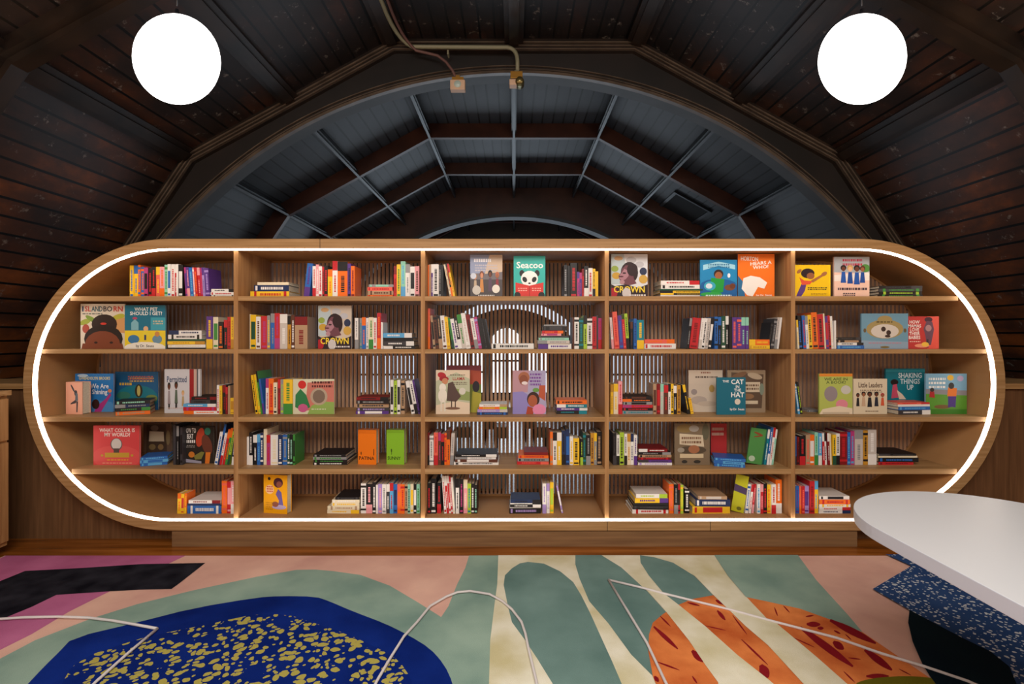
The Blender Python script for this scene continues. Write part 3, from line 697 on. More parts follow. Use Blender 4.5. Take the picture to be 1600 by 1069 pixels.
# top shelf
F(0,2,734.6,785,398,'6f6a70',[('p',[(0,.55),(1,.6),(1,1),(0,1)],'8c97b4'),('p',[(.45,.55),(1,.6),(1,1),(.6,1)],'c9b29a'),('l',.12,.8,.66,.93,1,'e9e9ee'),('l',.15,.6,.85,.78,3,'b9b4bc'),('r',0,0,1,.42,'4a4547'),
 *person(.16,.14,.42,'c98b6a','b9a58c','9a7a5a',None,.8),*person(.36,.12,.5,'c98b6a','c98a4a','7a4a3a',None,.8),*person(.62,.14,.5,SK1,'57455a','k',None,.8),*person(.84,.16,.44,SK2,'8c2f3c','b5654a',None,.8),
 ('e',.2,.17,.13,.11,'c8c4bc'),('e',.8,.2,.12,.1,'e6e2d8'),('e',.1,.5,.09,.07,'c4ccda'),('l',.25,.02,.75,.07,1,'cfcac6')],'grey hardcover with four printed children, top shelf centre bay, left of teal cover',t=.024,yaw=1.5)
F(0,2,802.6,852,400,'2fb2a8',[('t','Seacoo',.09,.7,.93,.86,'f2f4f2'),('e',.26,.58,.08,.08,'k'),('e',.74,.58,.08,.08,'k'),('e',.5,.45,.27,.19,'f2f0ee'),('e',.35,.43,.07,.07,'k',30),('e',.65,.43,.07,.07,'k',-30),('e',.5,.34,.04,.02,'k'),
 ('p',[(.06,0),(.06,.36),(.5,.28),(.94,.36),(.94,0)],'d3342f'),('p',[(.49,0),(.49,.28),(.51,.28),(.51,0)],'9c1f22'),('l',.14,.14,.42,.24,2,'f0a59a'),('l',.58,.14,.86,.24,2,'f0a59a'),('e',.12,.05,.1,.08,'k'),('e',.88,.05,.1,.08,'k')],'teal picture book with a bear reading a red book, top shelf centre bay',yaw=-.5)
CROWN = [('p',[(0,.3),(.45,.3),(.35,1),(0,1)],'b5c4c8'),('e',.2,.9,.12,.05,'c8a070'),('e',.1,.66,.1,.07,'8fa447'),('e',.14,.5,.12,.08,'c59b3a'),('e',.55,.86,.14,.08,'b9b9bc'),('e',.78,.76,.12,.07,'bcbcc2'),
 ('e',.5,.57,.24,.25,'2c191d'),('p',[(.34,.3),(.28,.36),(.22,.42),(.2,.5),(.26,.56),(.3,.66),(.4,.74),(.52,.74),(.6,.6),(.62,.44),(.7,.32),(.5,.28)],'6e414c'),('p',[(.3,.38),(.22,.44),(.22,.5),(.3,.58),(.36,.66),(.46,.62),(.48,.5),(.4,.42)],'a97a86'),('e',.27,.48,.07,.018,'5a2a34'),('e',.36,.56,.05,.02,'3a2026'),('e',.3,.35,.07,.05,'b58b92'),('e',.58,.64,.15,.15,'2c191d'),('e',.88,.6,.1,.09,'2a3350'),('e',.88,.42,.12,.1,'caa24a'),
 ('p',[(0,0),(1,0),(1,.3),(.75,.22),(.4,.3),(.1,.26),(0,.3)],'2c1d22'),('e',.05,.1,.12,.12,'b01e2c'),('t','CROWN',.07,.11,.92,.26,'f2d33a'),('e',.42,.1,.12,.12,'cfc8c6'),('l',.5,.02,.95,.08,1,'e8e0dc')]
F(0,3,955,1012,397,'d8dbe0',CROWN,'pale cover titled CROWN with a child profile, far left of the fourth bay, top shelf',yaw=1)
F(0,3,1094,1151,406,'1f86bd',[('e',.5,.2,.6,.3,'1b5fa0'),('p',[(.08,.72),(.5,.84),(.95,.74),(.95,.86),(.5,.95),(.08,.86)],'9fd4e8'),('l',.22,.77,.8,.9,2,'2b6f9a'),('e',.5,.62,.13,.12,'2c1a14'),('e',.5,.58,.1,.1,SK2),
 ('p',[(.25,.18),(.3,.52),(.5,.5),(.66,.48),(.62,.14),(.4,.1)],'1f9a3e'),('e',.26,.3,.16,.12,'3aa6c2'),('e',.24,.3,.09,.07,'d7e2ef'),('e',.8,.26,.14,.08,'7a4a34'),('e',.88,.3,.08,.07,SK1),('e',.78,.58,.04,.06,'e8f0f6'),('e',.3,.08,.3,.06,'2fa34a'),('l',.15,.02,.85,.08,1,'cfe6ee')],'blue picture book with a child in green, top shelf fourth bay, beside a white pile',yaw=-1)
F(0,3,1153,1209.6,397,'f0761e',[('p',[(0,0),(0,.5),(.15,.35),(.2,0)],'2a6d9c'),('p',[(.1,.2),(.15,.44),(.35,.5),(.6,.46),(.8,.34),(.72,.2),(.55,.24),(.4,.02),(.25,.05)],'f1ece6'),
 ('t','HORTON',.08,.85,.55,.95,'f7f2ec',-.02),('t','HEARS A\nWHO!',.34,.64,.92,.81,'f7f2ec',.04),('t','by Dr. Seuss',.5,.02,.93,.07,'f7f2ec')],'bright orange picture book with white block lettering, right end of the top shelf, fourth bay',yaw=-1,spine='2a6d9c')
F(0,4,1242,1297.6,414,'f3c713',[('p',[(.02,0),(.2,.45),(.34,.5),(.28,.2),(.16,0)],'5d3f86'),('e',.36,.74,.19,.15,'2b1a24'),('e',.44,.66,.11,.1,SK2),('p',[(.12,.62),(.26,.52),(.5,.5),(.42,.4),(.2,.38)],'e2573c'),('p',[(.45,.52),(.78,.72),(.8,.66),(.5,.45)],'a86b42'),('e',.82,.72,.09,.06,'a86b42',30),('e',.12,.8,.08,.05,'a86b42',40),('l',.36,.22,.9,.32,2,'3a3a24'),('l',.45,.06,.9,.14,2,'c29b20')],'square yellow picture book with a child stretching one arm, top shelf, far right bay',t=.012)
F(0,4,1303.4,1358.4,401.5,'eec6b4',[('p',[(0,.62),(1,.6),(1,1),(0,1)],'a9aeb4'),('p',[(0,.55),(1,.62),(1,.42),(0,.4)],'efe6dd'),('l',.24,.76,.8,.97,2,'b5304a'),('e',.88,.72,.14,.1,'4f8a3c'),
 *person(.26,.36,.44,SK1,'2355a8','k',None,1.1),*person(.45,.34,.46,SK3,'1f4a97','c9a25a',None,1.1),*person(.64,.32,.48,SK1,'2355a8','k',None,1.1),*person(.8,.36,.42,SK2,'1f4a97','5a2a1a',None,1.1),('l',.1,.16,.95,.26,1,'4a3a44'),('l',.25,.03,.6,.12,2,'4a3a44')],'pink cover with four children in blue dresses, top shelf, far right bay',t=.014)
# second shelf
F(1,0,126,194,475,'d9cfbd',[('e',.1,.6,.14,.06,'9aa63c',20),('e',.25,.66,.16,.05,'7c9a3a',-30),('e',.85,.7,.16,.07,'b5b23c',20),('p',[(.5,.4),(1,.35),(1,.7),(.7,.62)],'cf9a62'),('e',.12,.45,.08,.1,'a84a3a'),('e',.54,.55,.29,.22,'2a1a17'),('e',.52,.22,.44,.32,'221614'),('e',.5,.1,.4,.3,'7b3f27'),('p',[(.02,0),(.98,0),(.95,.12),(.05,.12)],'7b3f27'),('e',.52,.56,.07,.025,'c8392c'),('e',.35,.14,.04,.025,'2a1614'),('e',.7,.14,.04,.025,'2a1614'),
 ('t','I',.04,.83,.07,.95,'27406a'),('t','SL',.1,.83,.24,.95,'c23b2c'),('t','AND',.25,.83,.5,.95,'2e5a66'),('t','BO',.52,.83,.72,.95,'33343c'),('t','RN',.75,.83,.96,.95,'c23b2c'),('l',.05,.76,.5,.8,1,'6a6a60')],'cover titled ISLANDBORN with the top of a child face, second shelf, far left bay',t=.012,yaw=1)
F(1,0,195,258.5,477,'17708c',[('r',0,0,1,.42,'e9cf2e'),('p',[(.64,.43),(1,.43),(1,.72),(.64,.72)],'3ba0b4'),('t','WHAT PET\nSHOULD I GET?',.13,.77,.92,.95,'f0f2ee',.0),('p',[(.16,.43),(.16,.6),(.25,.68),(.34,.6),(.34,.43)],'7fb6c4'),('e',.25,.7,.06,.03,'b04a6a'),('e',.52,.46,.06,.06,'e0b088'),('p',[(.44,.3),(.46,.42),(.58,.42),(.6,.3)],'e6d23a'),('r',.48,.2,.53,.32,'2a3a66'),
 ('e',.22,.22,.14,.1,'3b78a8'),('e',.8,.22,.12,.1,'6a90a8'),('e',.8,.34,.06,.06,'c98a4a'),('e',.5,.0,.55,.16,'efe9dc'),('t','by Dr. Seuss',.28,.02,.72,.1,'2a2a30'),('l',.7,.55,.95,.66,2,'c8c0a0')],'teal and yellow picture book about choosing a pet, second shelf, far left bay',t=.012)
F(1,1,497.3,549,477.7,'cbbcab',CROWN,'beige cover titled CROWN with a child profile, middle of the second bay, second shelf',t=.012)
F(1,4,1346,1418,490,'6f9cb4',[('p',[(0,0),(1,0),(1,.2),(0,.24)],'8fa6bc'),('e',.5,.56,.4,.27,'a8935e'),('e',.5,.82,.16,.12,'a8935e'),('e',.5,.5,.3,.2,'d9cfc4'),('e',.47,.56,.05,.07,'3a2622'),('e',.58,.46,.05,.07,'3a2622'),('e',.56,.36,.06,.04,'3a2622'),('l',.32,.72,.68,.8,1,'6a5a34'),('e',.07,.52,.03,.06,'6a5a3a'),('e',.93,.52,.03,.06,'6a5a3a'),('e',.5,.05,.1,.03,'7a6a3a'),('l',.15,.14,.85,.19,1,'c08a9a')],'wide blue-grey picture book with an oval frame, second shelf, far right bay',t=.014,yaw=-1)
F(1,4,1418.8,1467,494.5,'e4584a',[('r',0,0,.62,1,'c23a38'),('t','HOW\nMAMAS\nLOVE\nTHEIR\nBABIES',.0,.3,.42,.88,'f6efe9'),('e',.66,.9,.13,.08,'4a2f3c'),('p',[(.5,.62),(.6,.86),(.78,.84),(.84,.6),(.74,.12),(.6,.12),(.56,.4)],'6a4a5c'),('e',.66,.64,.1,.1,'b08a8c'),('r',.6,.04,.66,.3,'41323c'),('e',.45,.1,.24,.06,'f09a7a'),('e',.55,.14,.12,.07,'f2c24a'),('l',.05,.2,.4,.25,1,'f2c9b8')],'coral red picture book with white capitals, second shelf, right end of the far right bay',t=.012)
# middle shelf
F(2,0,103,131.5,597,'eaa98e',[('e',.42,.8,.05,.14,'3a3a40',30),('e',.6,.66,.09,.09,'33333a'),('p',[(.56,.4),(.58,.66),(.72,.64),(.74,.42)],'5a6470'),('p',[(.56,.44),(.3,.34),(.28,.3),(.6,.34),(.66,.4)],'3a3238'),('p',[(.64,.4),(.74,.4),(.72,.22),(.7,.06),(.64,.06),(.64,.24)],'3a3238')],'thick peach book with a leaping figure, left end of the middle shelf',Y=3.43,t=.06,yaw=-6)
F(2,0,117.5,177,584,'2d7cc2',[('e',.5,.0,.9,.3,'4d90cc'),('t','GWENDOLYN BROOKS',.1,.84,.92,.92,'e8d98a'),('t','We Are\nShining',.4,.42,.88,.74,'f0f2f4'),('p',[(.5,0),(.56,.14),(.8,.34),(.92,.5),(.95,.44),(.8,.2),(.68,0)],'b03a86'),('e',.54,.2,.1,.13,'3c2320'),('e',.91,.55,.05,.05,'d98a5a'),('e',.2,.95,.14,.04,'b9d2e6')],'bright blue cover with white lettering and a raised pink sleeve, middle shelf, far left bay',Y=3.53,t=.012)
F(2,0,180,247,581,'235f8e',[('e',.5,.3,.5,.35,'1f7a8c'),('l',.1,.62,.4,.74,1,'d9b04a'),('l',.34,.72,.9,.86,2,'c9a860'),('e',.55,.5,.09,.17,'3a3428'),('e',.55,.5,.04,.14,'c9ba6a'),('e',.2,.38,.16,.1,'3a7a6a'),('e',.85,.3,.14,.1,'7a8a4a'),('l',.3,.78,.9,.9,2,'c46a5a')],'dark blue and green cover behind a pile, middle shelf, far left bay',Y=3.62,t=.014)
F(2,0,257,313,577,'cfd0d6',[('r',.7,0,.82,1,'9c1a20'),('r',.82,0,.9,1,'c9a99c'),('r',.9,0,.94,1,'54545a'),('t','Permitted',.07,.7,.62,.84,'4a5a7a'),*person(.13,.2,.5,SK1,'9a8f94','k','k',.5),*person(.33,.22,.5,SK1,'5a6a5a','k','k',.55),*person(.52,.16,.36,SK3,'b59a6a','c9a25a',None,.6),('l',.1,.1,.6,.13,1,'d4b7ae')],'pale grey cover with three small figures, red stripe, middle shelf, far left bay',Y=3.47,t=.014)
F(2,1,458,522,592.5,'d5d3b6',[('p',[(.3,.1),(1,.12),(1,.95),(.35,.9)],'c9796a'),('p',[(.35,0),(1,0),(1,.34),(.7,.36),(.45,.24)],'8fae5a'),('e',.63,.5,.21,.25,'b5a28c'),('e',.63,.5,.15,.19,'7c6a5c'),('e',.22,.84,.1,.12,'cc2f2c'),('p',[(.05,.2),(.06,.55),(.18,.72),(.32,.55),(.42,.2),(.25,.08)],'2f7c4a'),('e',.24,.17,.12,.12,'c45a8a'),('l',.46,.74,.96,.96,2,'5a2a2a'),('l',.45,.12,.8,.16,1,'e9e4d0')],'cream and red cover with a red-capped figure in green, middle shelf, second bay',t=.012)
F(2,2,697,752,571,'6e7a34',[('p',[(0,.75),(1,.85),(1,1),(0,1)],'7a2f3a'),('p',[(.65,.6),(1,.6),(1,.88),(.7,.9)],'a84a34'),('e',.85,.55,.1,.12,'26222c'),('p',[(.7,0),(1,0),(1,.4),(.75,.45)],'a8a03a')],'olive and dark red book half hidden behind the llama cover',Y=3.50,t=.014)
F(2,2,681,734,578.5,'e0cdb4',[('p',[(0,.2),(.6,.3),(1,.25),(1,.8),(.6,.95),(0,.75)],'b9bda0'),('p',[(.4,.35),(1,.3),(1,.5),(.5,.6)],'8a9a5c'),('t','LLAMA',.5,.77,.86,.84,'b0282c'),('l',.5,.66,.92,.74,2,'6a5a4c'),('l',.42,.87,.86,.91,1,'6a5a4c'),('e',.18,.88,.13,.07,'b52a34',-20),('e',.24,.8,.14,.06,'a3262f'),('e',.27,.75,.09,.07,'c98a66'),('p',[(.32,.3),(.36,.7),(.5,.74),(.62,.55),(.74,.4),(.6,.28)],'57443f'),('e',.2,.6,.1,.1,'eee8dc'),('e',.2,.42,.13,.16,'e9e2d4'),('r',.14,.06,.18,.35,'e3dccd'),('r',.25,.06,.29,.35,'e3dccd'),('e',.78,.52,.1,.08,'d3cfc2'),('r',.45,.14,.48,.32,'4a3a34'),('r',.56,.14,.59,.32,'4a3a34'),('e',.5,.13,.22,.03,'7a5a48')],'cream cover with a red-hatted figure hugging a white llama, middle shelf centre bay')
F(2,2,801,853,579,'a9a3c4',[('p',[(0,.5),(.45,.5),(.5,1),(0,1)],'b98f9a'),('e',.34,.84,.17,.13,'a6674a'),('e',.33,.78,.13,.12,'8c4f3a'),('e',.36,.71,.09,.04,'e6d9d9'),('p',[(0,0),(0,.5),(.3,.52),(.55,.4),(.6,0)],'8f86c4'),('e',.62,.34,.19,.17,'3a2420'),('e',.6,.3,.14,.14,'a85a3c'),('p',[(.78,.4),(.8,.66),(.98,.66),(.98,.3)],'b5583c'),('p',[(.4,0),(.45,.18),(.62,.14),(.62,0)],'a8442f'),('e',.8,.1,.2,.13,'e08ab0'),('e',.7,.55,.1,.05,'6a9a4c'),('l',.52,.64,.86,.95,4,'7a4a9a')],'lavender cover with a smiling adult and a child, middle shelf centre bay')
F(2,3,1076,1129,578.5,'cdbfae',[('l',.36,.91,.64,.97,1,'8a5a4a'),('l',.2,.8,.85,.87,1,'5a4a40'),('e',.16,.48,.09,.07,'9a8f8c'),('e',.3,.28,.24,.1,'b3a69c'),('e',.68,.56,.08,.09,'b89a5a'),('e',.55,.2,.3,.06,'c0b09f')],'pale cream cover with faint sketches, middle shelf, fourth bay, behind the blue-green cover',Y=3.52)
F(2,3,1136.7,1196,578.5,'96826a',[('p',[(.1,.1),(.9,.1),(.95,.9),(.1,.95)],'5c4a3c'),('e',.3,.88,.22,.06,'7a5a42',20),('e',.72,.86,.2,.07,'b3a28a',-15),('r',.35,.48,.86,.72,'cdbfa6'),('r',.2,.2,.8,.28,'cdbfa6'),('l',.4,.52,.82,.68,2,'6a5444'),('e',.5,.38,.2,.07,'8c6a4c'),('e',.9,.55,.06,.14,'7c8a7a')],'brown sketched cover behind the blue-green cover, middle shelf, fourth bay',Y=3.50,t=.012)
F(2,3,1119.8,1165,590,'16687e',[('t','THE',.2,.87,.42,.93,'f0f0ee'),('t','CAT',.5,.82,.93,.95,'f2f2f0'),('t','IN\nTHE',.6,.62,.84,.79,'f2f2f0'),('t','HAT',.5,.47,.95,.6,'f2f2f0'),('e',.72,.35,.1,.08,'d9cfc0'),('t','by Dr. Seuss',.46,.1,.95,.18,'f0e6e2')],'small blue-green cover reading THE CAT IN THE HAT, middle shelf, fourth bay',Y=3.40,t=.012)
F(2,4,1280,1332,584,'b3bf5e',[('r',0,.93,1,1,'e08a2c'),('t','WE ARE IN\nA BOOK!',.15,.75,.85,.9,'4a5a2a'),('e',.8,.6,.15,.11,'cdcabf'),('e',.35,.5,.2,.19,'94888c'),('e',.68,.24,.18,.12,'e08a9a'),('p',[(0,0),(1,0),(1,.14),(.6,.2),(.1,.12)],'e6d6bc'),('r',.1,0,.9,.05,'c9b9a0')],'yellow-green picture book with an orange top edge, middle shelf, far right bay',t=.014)
F(2,4,1333.5,1386,592,'ddceb2',[('t','Little Leaders',.15,.75,.86,.9,'5a4438'),('l',.2,.6,.85,.7,2,'7a6450'),*person(.13,.22,.38,SK1,'26262a','k',None,.8),*person(.3,.22,.42,SK2,'c9a88a','2a1a18',None,.9),*person(.48,.2,.44,SK1,'26262c','k',None,1),*person(.68,.22,.42,SK1,'2a2c3a','k',None,.9),*person(.86,.24,.36,SK2,'d35a3a','b02a3a',None,.9),('l',.35,.06,.75,.1,1,'7a6450')],'cream cover with a row of five printed children, middle shelf, far right bay',t=.012)
F(2,4,1384,1445,576,'15798a',[('r',0,.93,1,.96,'2b95a4'),('t','SHAKING\nTHINGS\nUP',.32,.5,.92,.9,'d6e6ea'),('e',.22,.68,.1,.07,'241a1c'),('p',[(.14,.3),(.18,.62),(.28,.64),(.34,.32)],'c8526e'),('p',[(.28,.5),(.42,.4),(.52,.28),(.34,.28)],'e2d2bc')],'teal cover with large white capitals behind a pile, middle shelf, far right bay',Y=3.56,t=.014)
F(2,4,1446.5,1510.5,584,'7fb0cc',[('r',0,0,1,.5,'5c9a34'),('p',[(0,.5),(1,.46),(1,.58),(0,.62)],'8c8a90'),('r',.0,.0,1,.12,'3f7f2a'),('e',.4,.18,.2,.05,'7a5a34'),('l',.07,.62,.5,.92,3,'eef0ee'),('e',.6,.9,.08,.07,'e6b83a'),('e',.84,.88,.08,.07,'b9a8cc'),('p',[(.52,.44),(.54,.66),(.76,.64),(.74,.42)],'e07a2a'),('e',.62,.7,.07,.08,'33302c'),('p',[(.54,.16),(.54,.44),(.74,.44),(.72,.16),(.64,.18)],'4a2f86'),('p',[(.08,.42),(.1,.56),(.2,.56),(.22,.4)],'b02a2c'),('e',.15,.6,.05,.05,'33302c')],'green and sky-blue cover with a child in orange, right end of the middle shelf',t=.012)
# fourth shelf
F(3,0,146,218,665,'d8494c',[('e',.5,.2,.55,.3,'df5656'),('t','WHAT COLOR IS\nMY WORLD?',.13,.72,.9,.93,'f2ece6'),('e',.5,.52,.13,.16,'6a5a5c'),('e',.5,.53,.11,.14,'d3cfc9'),('r',.44,.3,.56,.42,'5a4a44'),('r',.25,.19,.78,.31,'c9a03c'),('e',.19,.24,.03,.03,'c9a03c'),('e',.84,.24,.03,.03,'c9a03c'),('l',.3,.1,.76,.16,1,'e6a03c'),('l',.2,.03,.85,.07,1,'f0a88c')],'square red picture book with a light bulb, fourth shelf, far left bay',t=.014,spine='a02c34')
F(3,0,224,268,661,'5c4636',[('p',[(.1,.05),(.85,.05),(.8,.97),(.12,.95)],'403024'),('e',.4,.86,.14,.08,'6a5a4c'),('p',[(.2,.5),(.74,.5),(.72,.76),(.22,.78)],'b5a48a'),('r',.2,.08,.7,.2,'b5a48a'),('e',.32,.35,.12,.08,'6e5a3a'),('e',.62,.35,.1,.08,'7a5f3c'),('e',.88,.6,.07,.2,'7a6a4a')],'dark brown sketched cover behind a blue pile, fourth shelf, far left bay',Y=3.54,t=.014)
F(3,0,286,334,666,'2a2622',[('t','HOW TO\nBEAT',.04,.66,.42,.95,'e6e2de'),('l',.04,.52,.42,.66,1,'e6e2de'),('l',.05,.42,.4,.5,2,'8a8480'),('e',.56,.7,.13,.26,'b8442c',-10),('e',.8,.86,.1,.1,'2f7a66'),('e',.78,.5,.16,.28,'6a3a2c',15),('p',[(.35,.2),(.6,.32),(.7,.3),(.6,.12),(.4,.1)],'7c7a3c'),('e',.28,.24,.1,.08,'c8772c'),('p',[(.72,0),(.74,.3),(.9,.3),(.86,0)],'d9772a'),('p',[(0,.04),(.6,0),(.6,.06),(0,.14)],'9a96a8')],'dark cover with white capitals and bright dancing figures, fourth shelf, far left bay',Y=3.44,t=.012)
F(3,1,559.5,589,671.5,'ee7a14',[('r',.04,.9,.96,.915,'d86608'),('t','PATINA',.06,.13,.9,.23,'2c1c12'),('e',.17,.32,.03,.05,'6a3a10'),('r',.84,.27,.88,.45,'4a2a12')],'upright orange book titled PATINA, fourth shelf, second bay',Y=3.42,t=.05,yaw=-6,cat='book')
F(3,1,604,632.4,671.5,'86bd2c',[('r',.04,.92,.96,.935,'76a822'),('t','SUNNY',.06,.13,.8,.23,'1f2c12'),('e',.28,.4,.04,.05,'3f5f1c'),('r',.27,.28,.3,.36,'2f4f1c')],'upright lime green book titled SUNNY, fourth shelf, second bay',Y=3.42,t=.05,yaw=-6,cat='book')
F(3,3,1054,1109,662,'7b6a55',[('e',.3,.88,.24,.1,'8a7348'),('e',.55,.88,.14,.08,'a39c94'),('e',.88,.8,.1,.2,'5e5a48'),('p',[(.14,.5),(.84,.44),(.8,.72),(.14,.76)],'cfc0a6'),('l',.2,.5,.76,.7,2,'7a5a44'),('e',.5,.36,.4,.1,'54483a'),('e',.55,.38,.16,.1,'a0694a'),('e',.18,.36,.1,.06,'9a9284'),('r',.15,.17,.82,.27,'cdbb9a'),('e',.28,.08,.08,.04,'33302c'),('e',.64,.08,.1,.04,'33302c')],'tan sketched cover with pale paper strips, fourth shelf, fourth bay',t=.012)
F(3,3,1111,1135.5,662,'b02e30',[('l',.05,.65,.8,.92,2,'c9a99a'),('e',.3,.15,.5,.12,'a83a2a')],'plain red cover behind a blue pile, fourth shelf, fourth bay',Y=3.52,t=.012)
F(3,3,1166,1191,671,'4f8f4c',[('e',.5,.85,.3,.03,'8a4a2c',-15),('e',.5,.78,.3,.02,'8a4a2c',15),('e',.3,.14,.2,.08,'b5c9b0'),('r',.94,0,1,1,'2f6f50')],'green cover leaning right against spines, fourth shelf, fourth bay',t=.01,roll=8.5)
# bottom shelf
F(4,1,412,452,741.5,'f0aa12',[('e',.62,.8,.2,.13,'4a2430'),('e',.66,.76,.12,.08,'8a4f44'),('e',.24,.9,.06,.04,'2a1a1a',30),('e',.26,.62,.18,.12,'f0c89a'),('l',.14,.54,.4,.72,3,'c8503c'),('p',[(.52,.5),(.62,.64),(.76,.55),(.84,.2),(.6,.16),(.66,.34)],'6a5a9c'),('e',.66,.17,.3,.06,'b9a8cc'),('e',.5,.24,.14,.07,'8c4f3c'),('l',.1,.08,.4,.3,4,'c98a14')],'golden yellow book with a printed figure in purple, bottom shelf, second bay',Y=3.40,t=.05,yaw=-9,cat='book')
F(4,3,1142,1160,742,'b9b820',[('p',[(0,.55),(1,.5),(1,.68),(0,.74)],'4a3a5c'),('e',.6,.1,.2,.05,'6a6a20')],'lime yellow cover with a purple band, leaning right, bottom shelf, fourth bay',Y=3.42,t=.016,roll=8,yaw=-24)
# thin flat book behind the yellow-green cover, and piles in front of the teal cover
S(2,4,[(1262,1284,3,'gy/dk')],Y=3.52,d=.14,tag_='thin')
S(2,4,[(1404,1457,7,'dk/w'),(1404,1457,5.5,'b/lb'),(1403,1456,3.5,'w'),(1403,1456,3,'co/r')],Y=3.40,yaw=5,d=.13)
# ------------------------------------------------------------ let neighbouring spines touch without cutting into each other
def settle(L, lo, hi):
    def lf(b, z): return b[0].location.x+z*math.tan(b[7][1])-(b[7][0]*math.sin(b[7][1])*math.tan(b[7][1]) if b[7][1] > 0 else 0)
    def rt(b, z): return lf(b, z)+b[7][0]/math.cos(b[7][1])
    def top(b): return b[7][2]*math.cos(b[7][1])
    n = len(L)
    for rep in range(3):
        for i in range(n):
            b = L[i]; d = max(lo-lf(b, 0), lo-lf(b, top(b)))
            if i: a = L[i-1]; z = min(top(a), top(b)); d = max(d, max(rt(a, q)-lf(b, q) for q in (0, z))+.0003)
            if d > 0: b[0].location.x += d
        for i in range(n-1, -1, -1):
            b = L[i]; d = max(rt(b, 0)-hi, rt(b, top(b))-hi)
            if i < n-1: a = L[i+1]; z = min(top(a), top(b)); d = max(d, max(rt(b, q)-lf(a, q) for q in (0, z))+.0003)
            if d > 0: b[0].location.x -= d
for r in range(5):
    for c in range(5):
        L = sorted([b for b in BOOKS if b[1] == 'u' and b[2] == r and b[3] == c], key=lambda b: b[6])
        settle(L, DIV[c-1][1]+.002 if c else -9, DIV[c][0]-.002 if c < 4 else 9)
# ------------------------------------------------------------ settle the labels
def cn(c): return NAMES[c]
comp = {}
for b in BOOKS: comp.setdefault((b[2], b[3], b[1]), []).append(b)
seen = {}
for (r, c, k), L in comp.items():
    where = '%s, %s' % (SH[r], BAY[c])
    if k == 'u':
        L.sort(key=lambda b: b[6])
        for i, b in enumerate(L):
            base = cn(b[4]) + (' and %s book' % cn(b[5]) if b[5] else ' plain spined book')
            b.append('%s, %s upright from left, %s' % (base, ORD[i], where))
    else:
        piles = []
        for b in L:
            if b[7][0] == 0: piles.append([])
            piles[-1].append(b)
        piles.sort(key=lambda p: p[0][6])
        pn = ['pile'] if len(piles) == 1 else ['left pile', 'right pile'] if len(piles) == 2 else ['left pile', 'middle pile', 'right pile']
        for p, nm in zip(piles, pn):
            n = len(p)
            for i, b in enumerate(p):
                base = cn(b[4]) + (' and %s book' % cn(b[5]) if b[5] else ' plain book')
                if n == 1: s = '%s lying flat alone' % base
                elif i == n-1: s = '%s, topmost of %s' % (base, nm)
                elif i == 0: s = '%s, lowest of %s' % (base, nm)
                else: s = '%s, %s from bottom of %s' % (base, ORD[i], nm)
                b.append('%s, %s' % (s, where))
for b in BOOKS: b[0]['label'] = b[-1]
# ------------------------------------------------------------ rug
RZ = .012
def pile(name, a, b, sc=3.0, rough=1.0):
    return noisy(name, [(.3, hexc(a)), (.7, hexc(b))], sc, 5, (1, 1, 1), rough, bump=.5, bscale=420, spec=.05)
RM = [pile('pile_blush', 'cf9f92', 'e6bba8'), pile('pile_magenta', 'a4557e', 'c3719b'), pile('pile_black', '101018', '2b2b33', 9), pile('pile_sage', '789489', '9ab2a3'),
      pile('pile_cobalt', '061a5c', '122f86'), pile('pile_cream', 'c9bf94', 'ece8d6', 4), pile('pile_orange', 'b9572a', 'ea8d4e', 5), pile('pile_crimson', '7c141e', '8f1d24'),
      pile('pile_midnight', '06121f', '0d2028'), pile('pile_olive', '5e5a14', '6f6a1c'), pile('pile_cord', 'cdc6c6', 'e2dcda'), pile('pile_teal', '5e7b76', '78958f')]
def flecks(name, ground, fleck, scale, th, stretch, dens):
    m = pile(name, ground[0], ground[1]); b = m.node_tree.nodes['Principled BSDF']
    src = b.inputs['Base Color'].links[0].from_socket
    tc = nd(m, 'ShaderNodeTexCoord'); n0 = nd(m, 'ShaderNodeTexNoise', i_Scale=scale*.45, i_Detail=2); lk(m, tc.outputs['Object'], n0.inputs[0])
    mp = nd(m, 'ShaderNodeVectorMath', operation='MULTIPLY_ADD'); lk(m, n0.outputs['Color'], mp.inputs[0]); mp.inputs[1].default_value = (stretch,)*3; lk(m, tc.outputs['Object'], mp.inputs[2])
    v = nd(m, 'ShaderNodeTexVoronoi', i_Scale=scale, i_Randomness=1.0); lk(m, mp.outputs[0], v.inputs[0])
    wn = nd(m, 'ShaderNodeTexWhiteNoise', noise_dimensions='3D'); lk(m, v.outputs['Position'], wn.inputs['Vector'])
    mu = nd(m, 'ShaderNodeMath', operation='MULTIPLY_ADD'); lk(m, wn.outputs[0], mu.inputs[0]); mu.inputs[1].default_value = dens; mu.inputs[2].default_value = th
    lt = nd(m, 'ShaderNodeMath', operation='LESS_THAN'); lk(m, v.outputs['Distance'], lt.inputs[0]); lk(m, mu.outputs[0], lt.inputs[1])
    mx = nd(m, 'ShaderNodeMix', data_type='RGBA'); lk(m, lt.outputs[0], mx.inputs[0]); lk(m, src, mx.inputs[6]); mx.inputs[7].default_value = (*hexc(fleck), 1)
    lk(m, mx.outputs[2], b.inputs['Base Color']); return m
RM.append(flecks('pile_cobalt_gold_flecks', ('061a5c', '0f2a7c'), 'b0a452', 31, .25, .055, .34))
RM.append(flecks('pile_denim_white_flecks', ('24406f', '34507f'), 'c6cdd2', 50, .13, .02, .3))
IX = dict(blush=0, magenta=1, black=2, sage=3, cobalt=4, cream=5, orange=6, crimson=7, midnight=8, olive=9, cord=10, teal=11, gold=12, denim=13)
bm = NB(); lvl = [0]
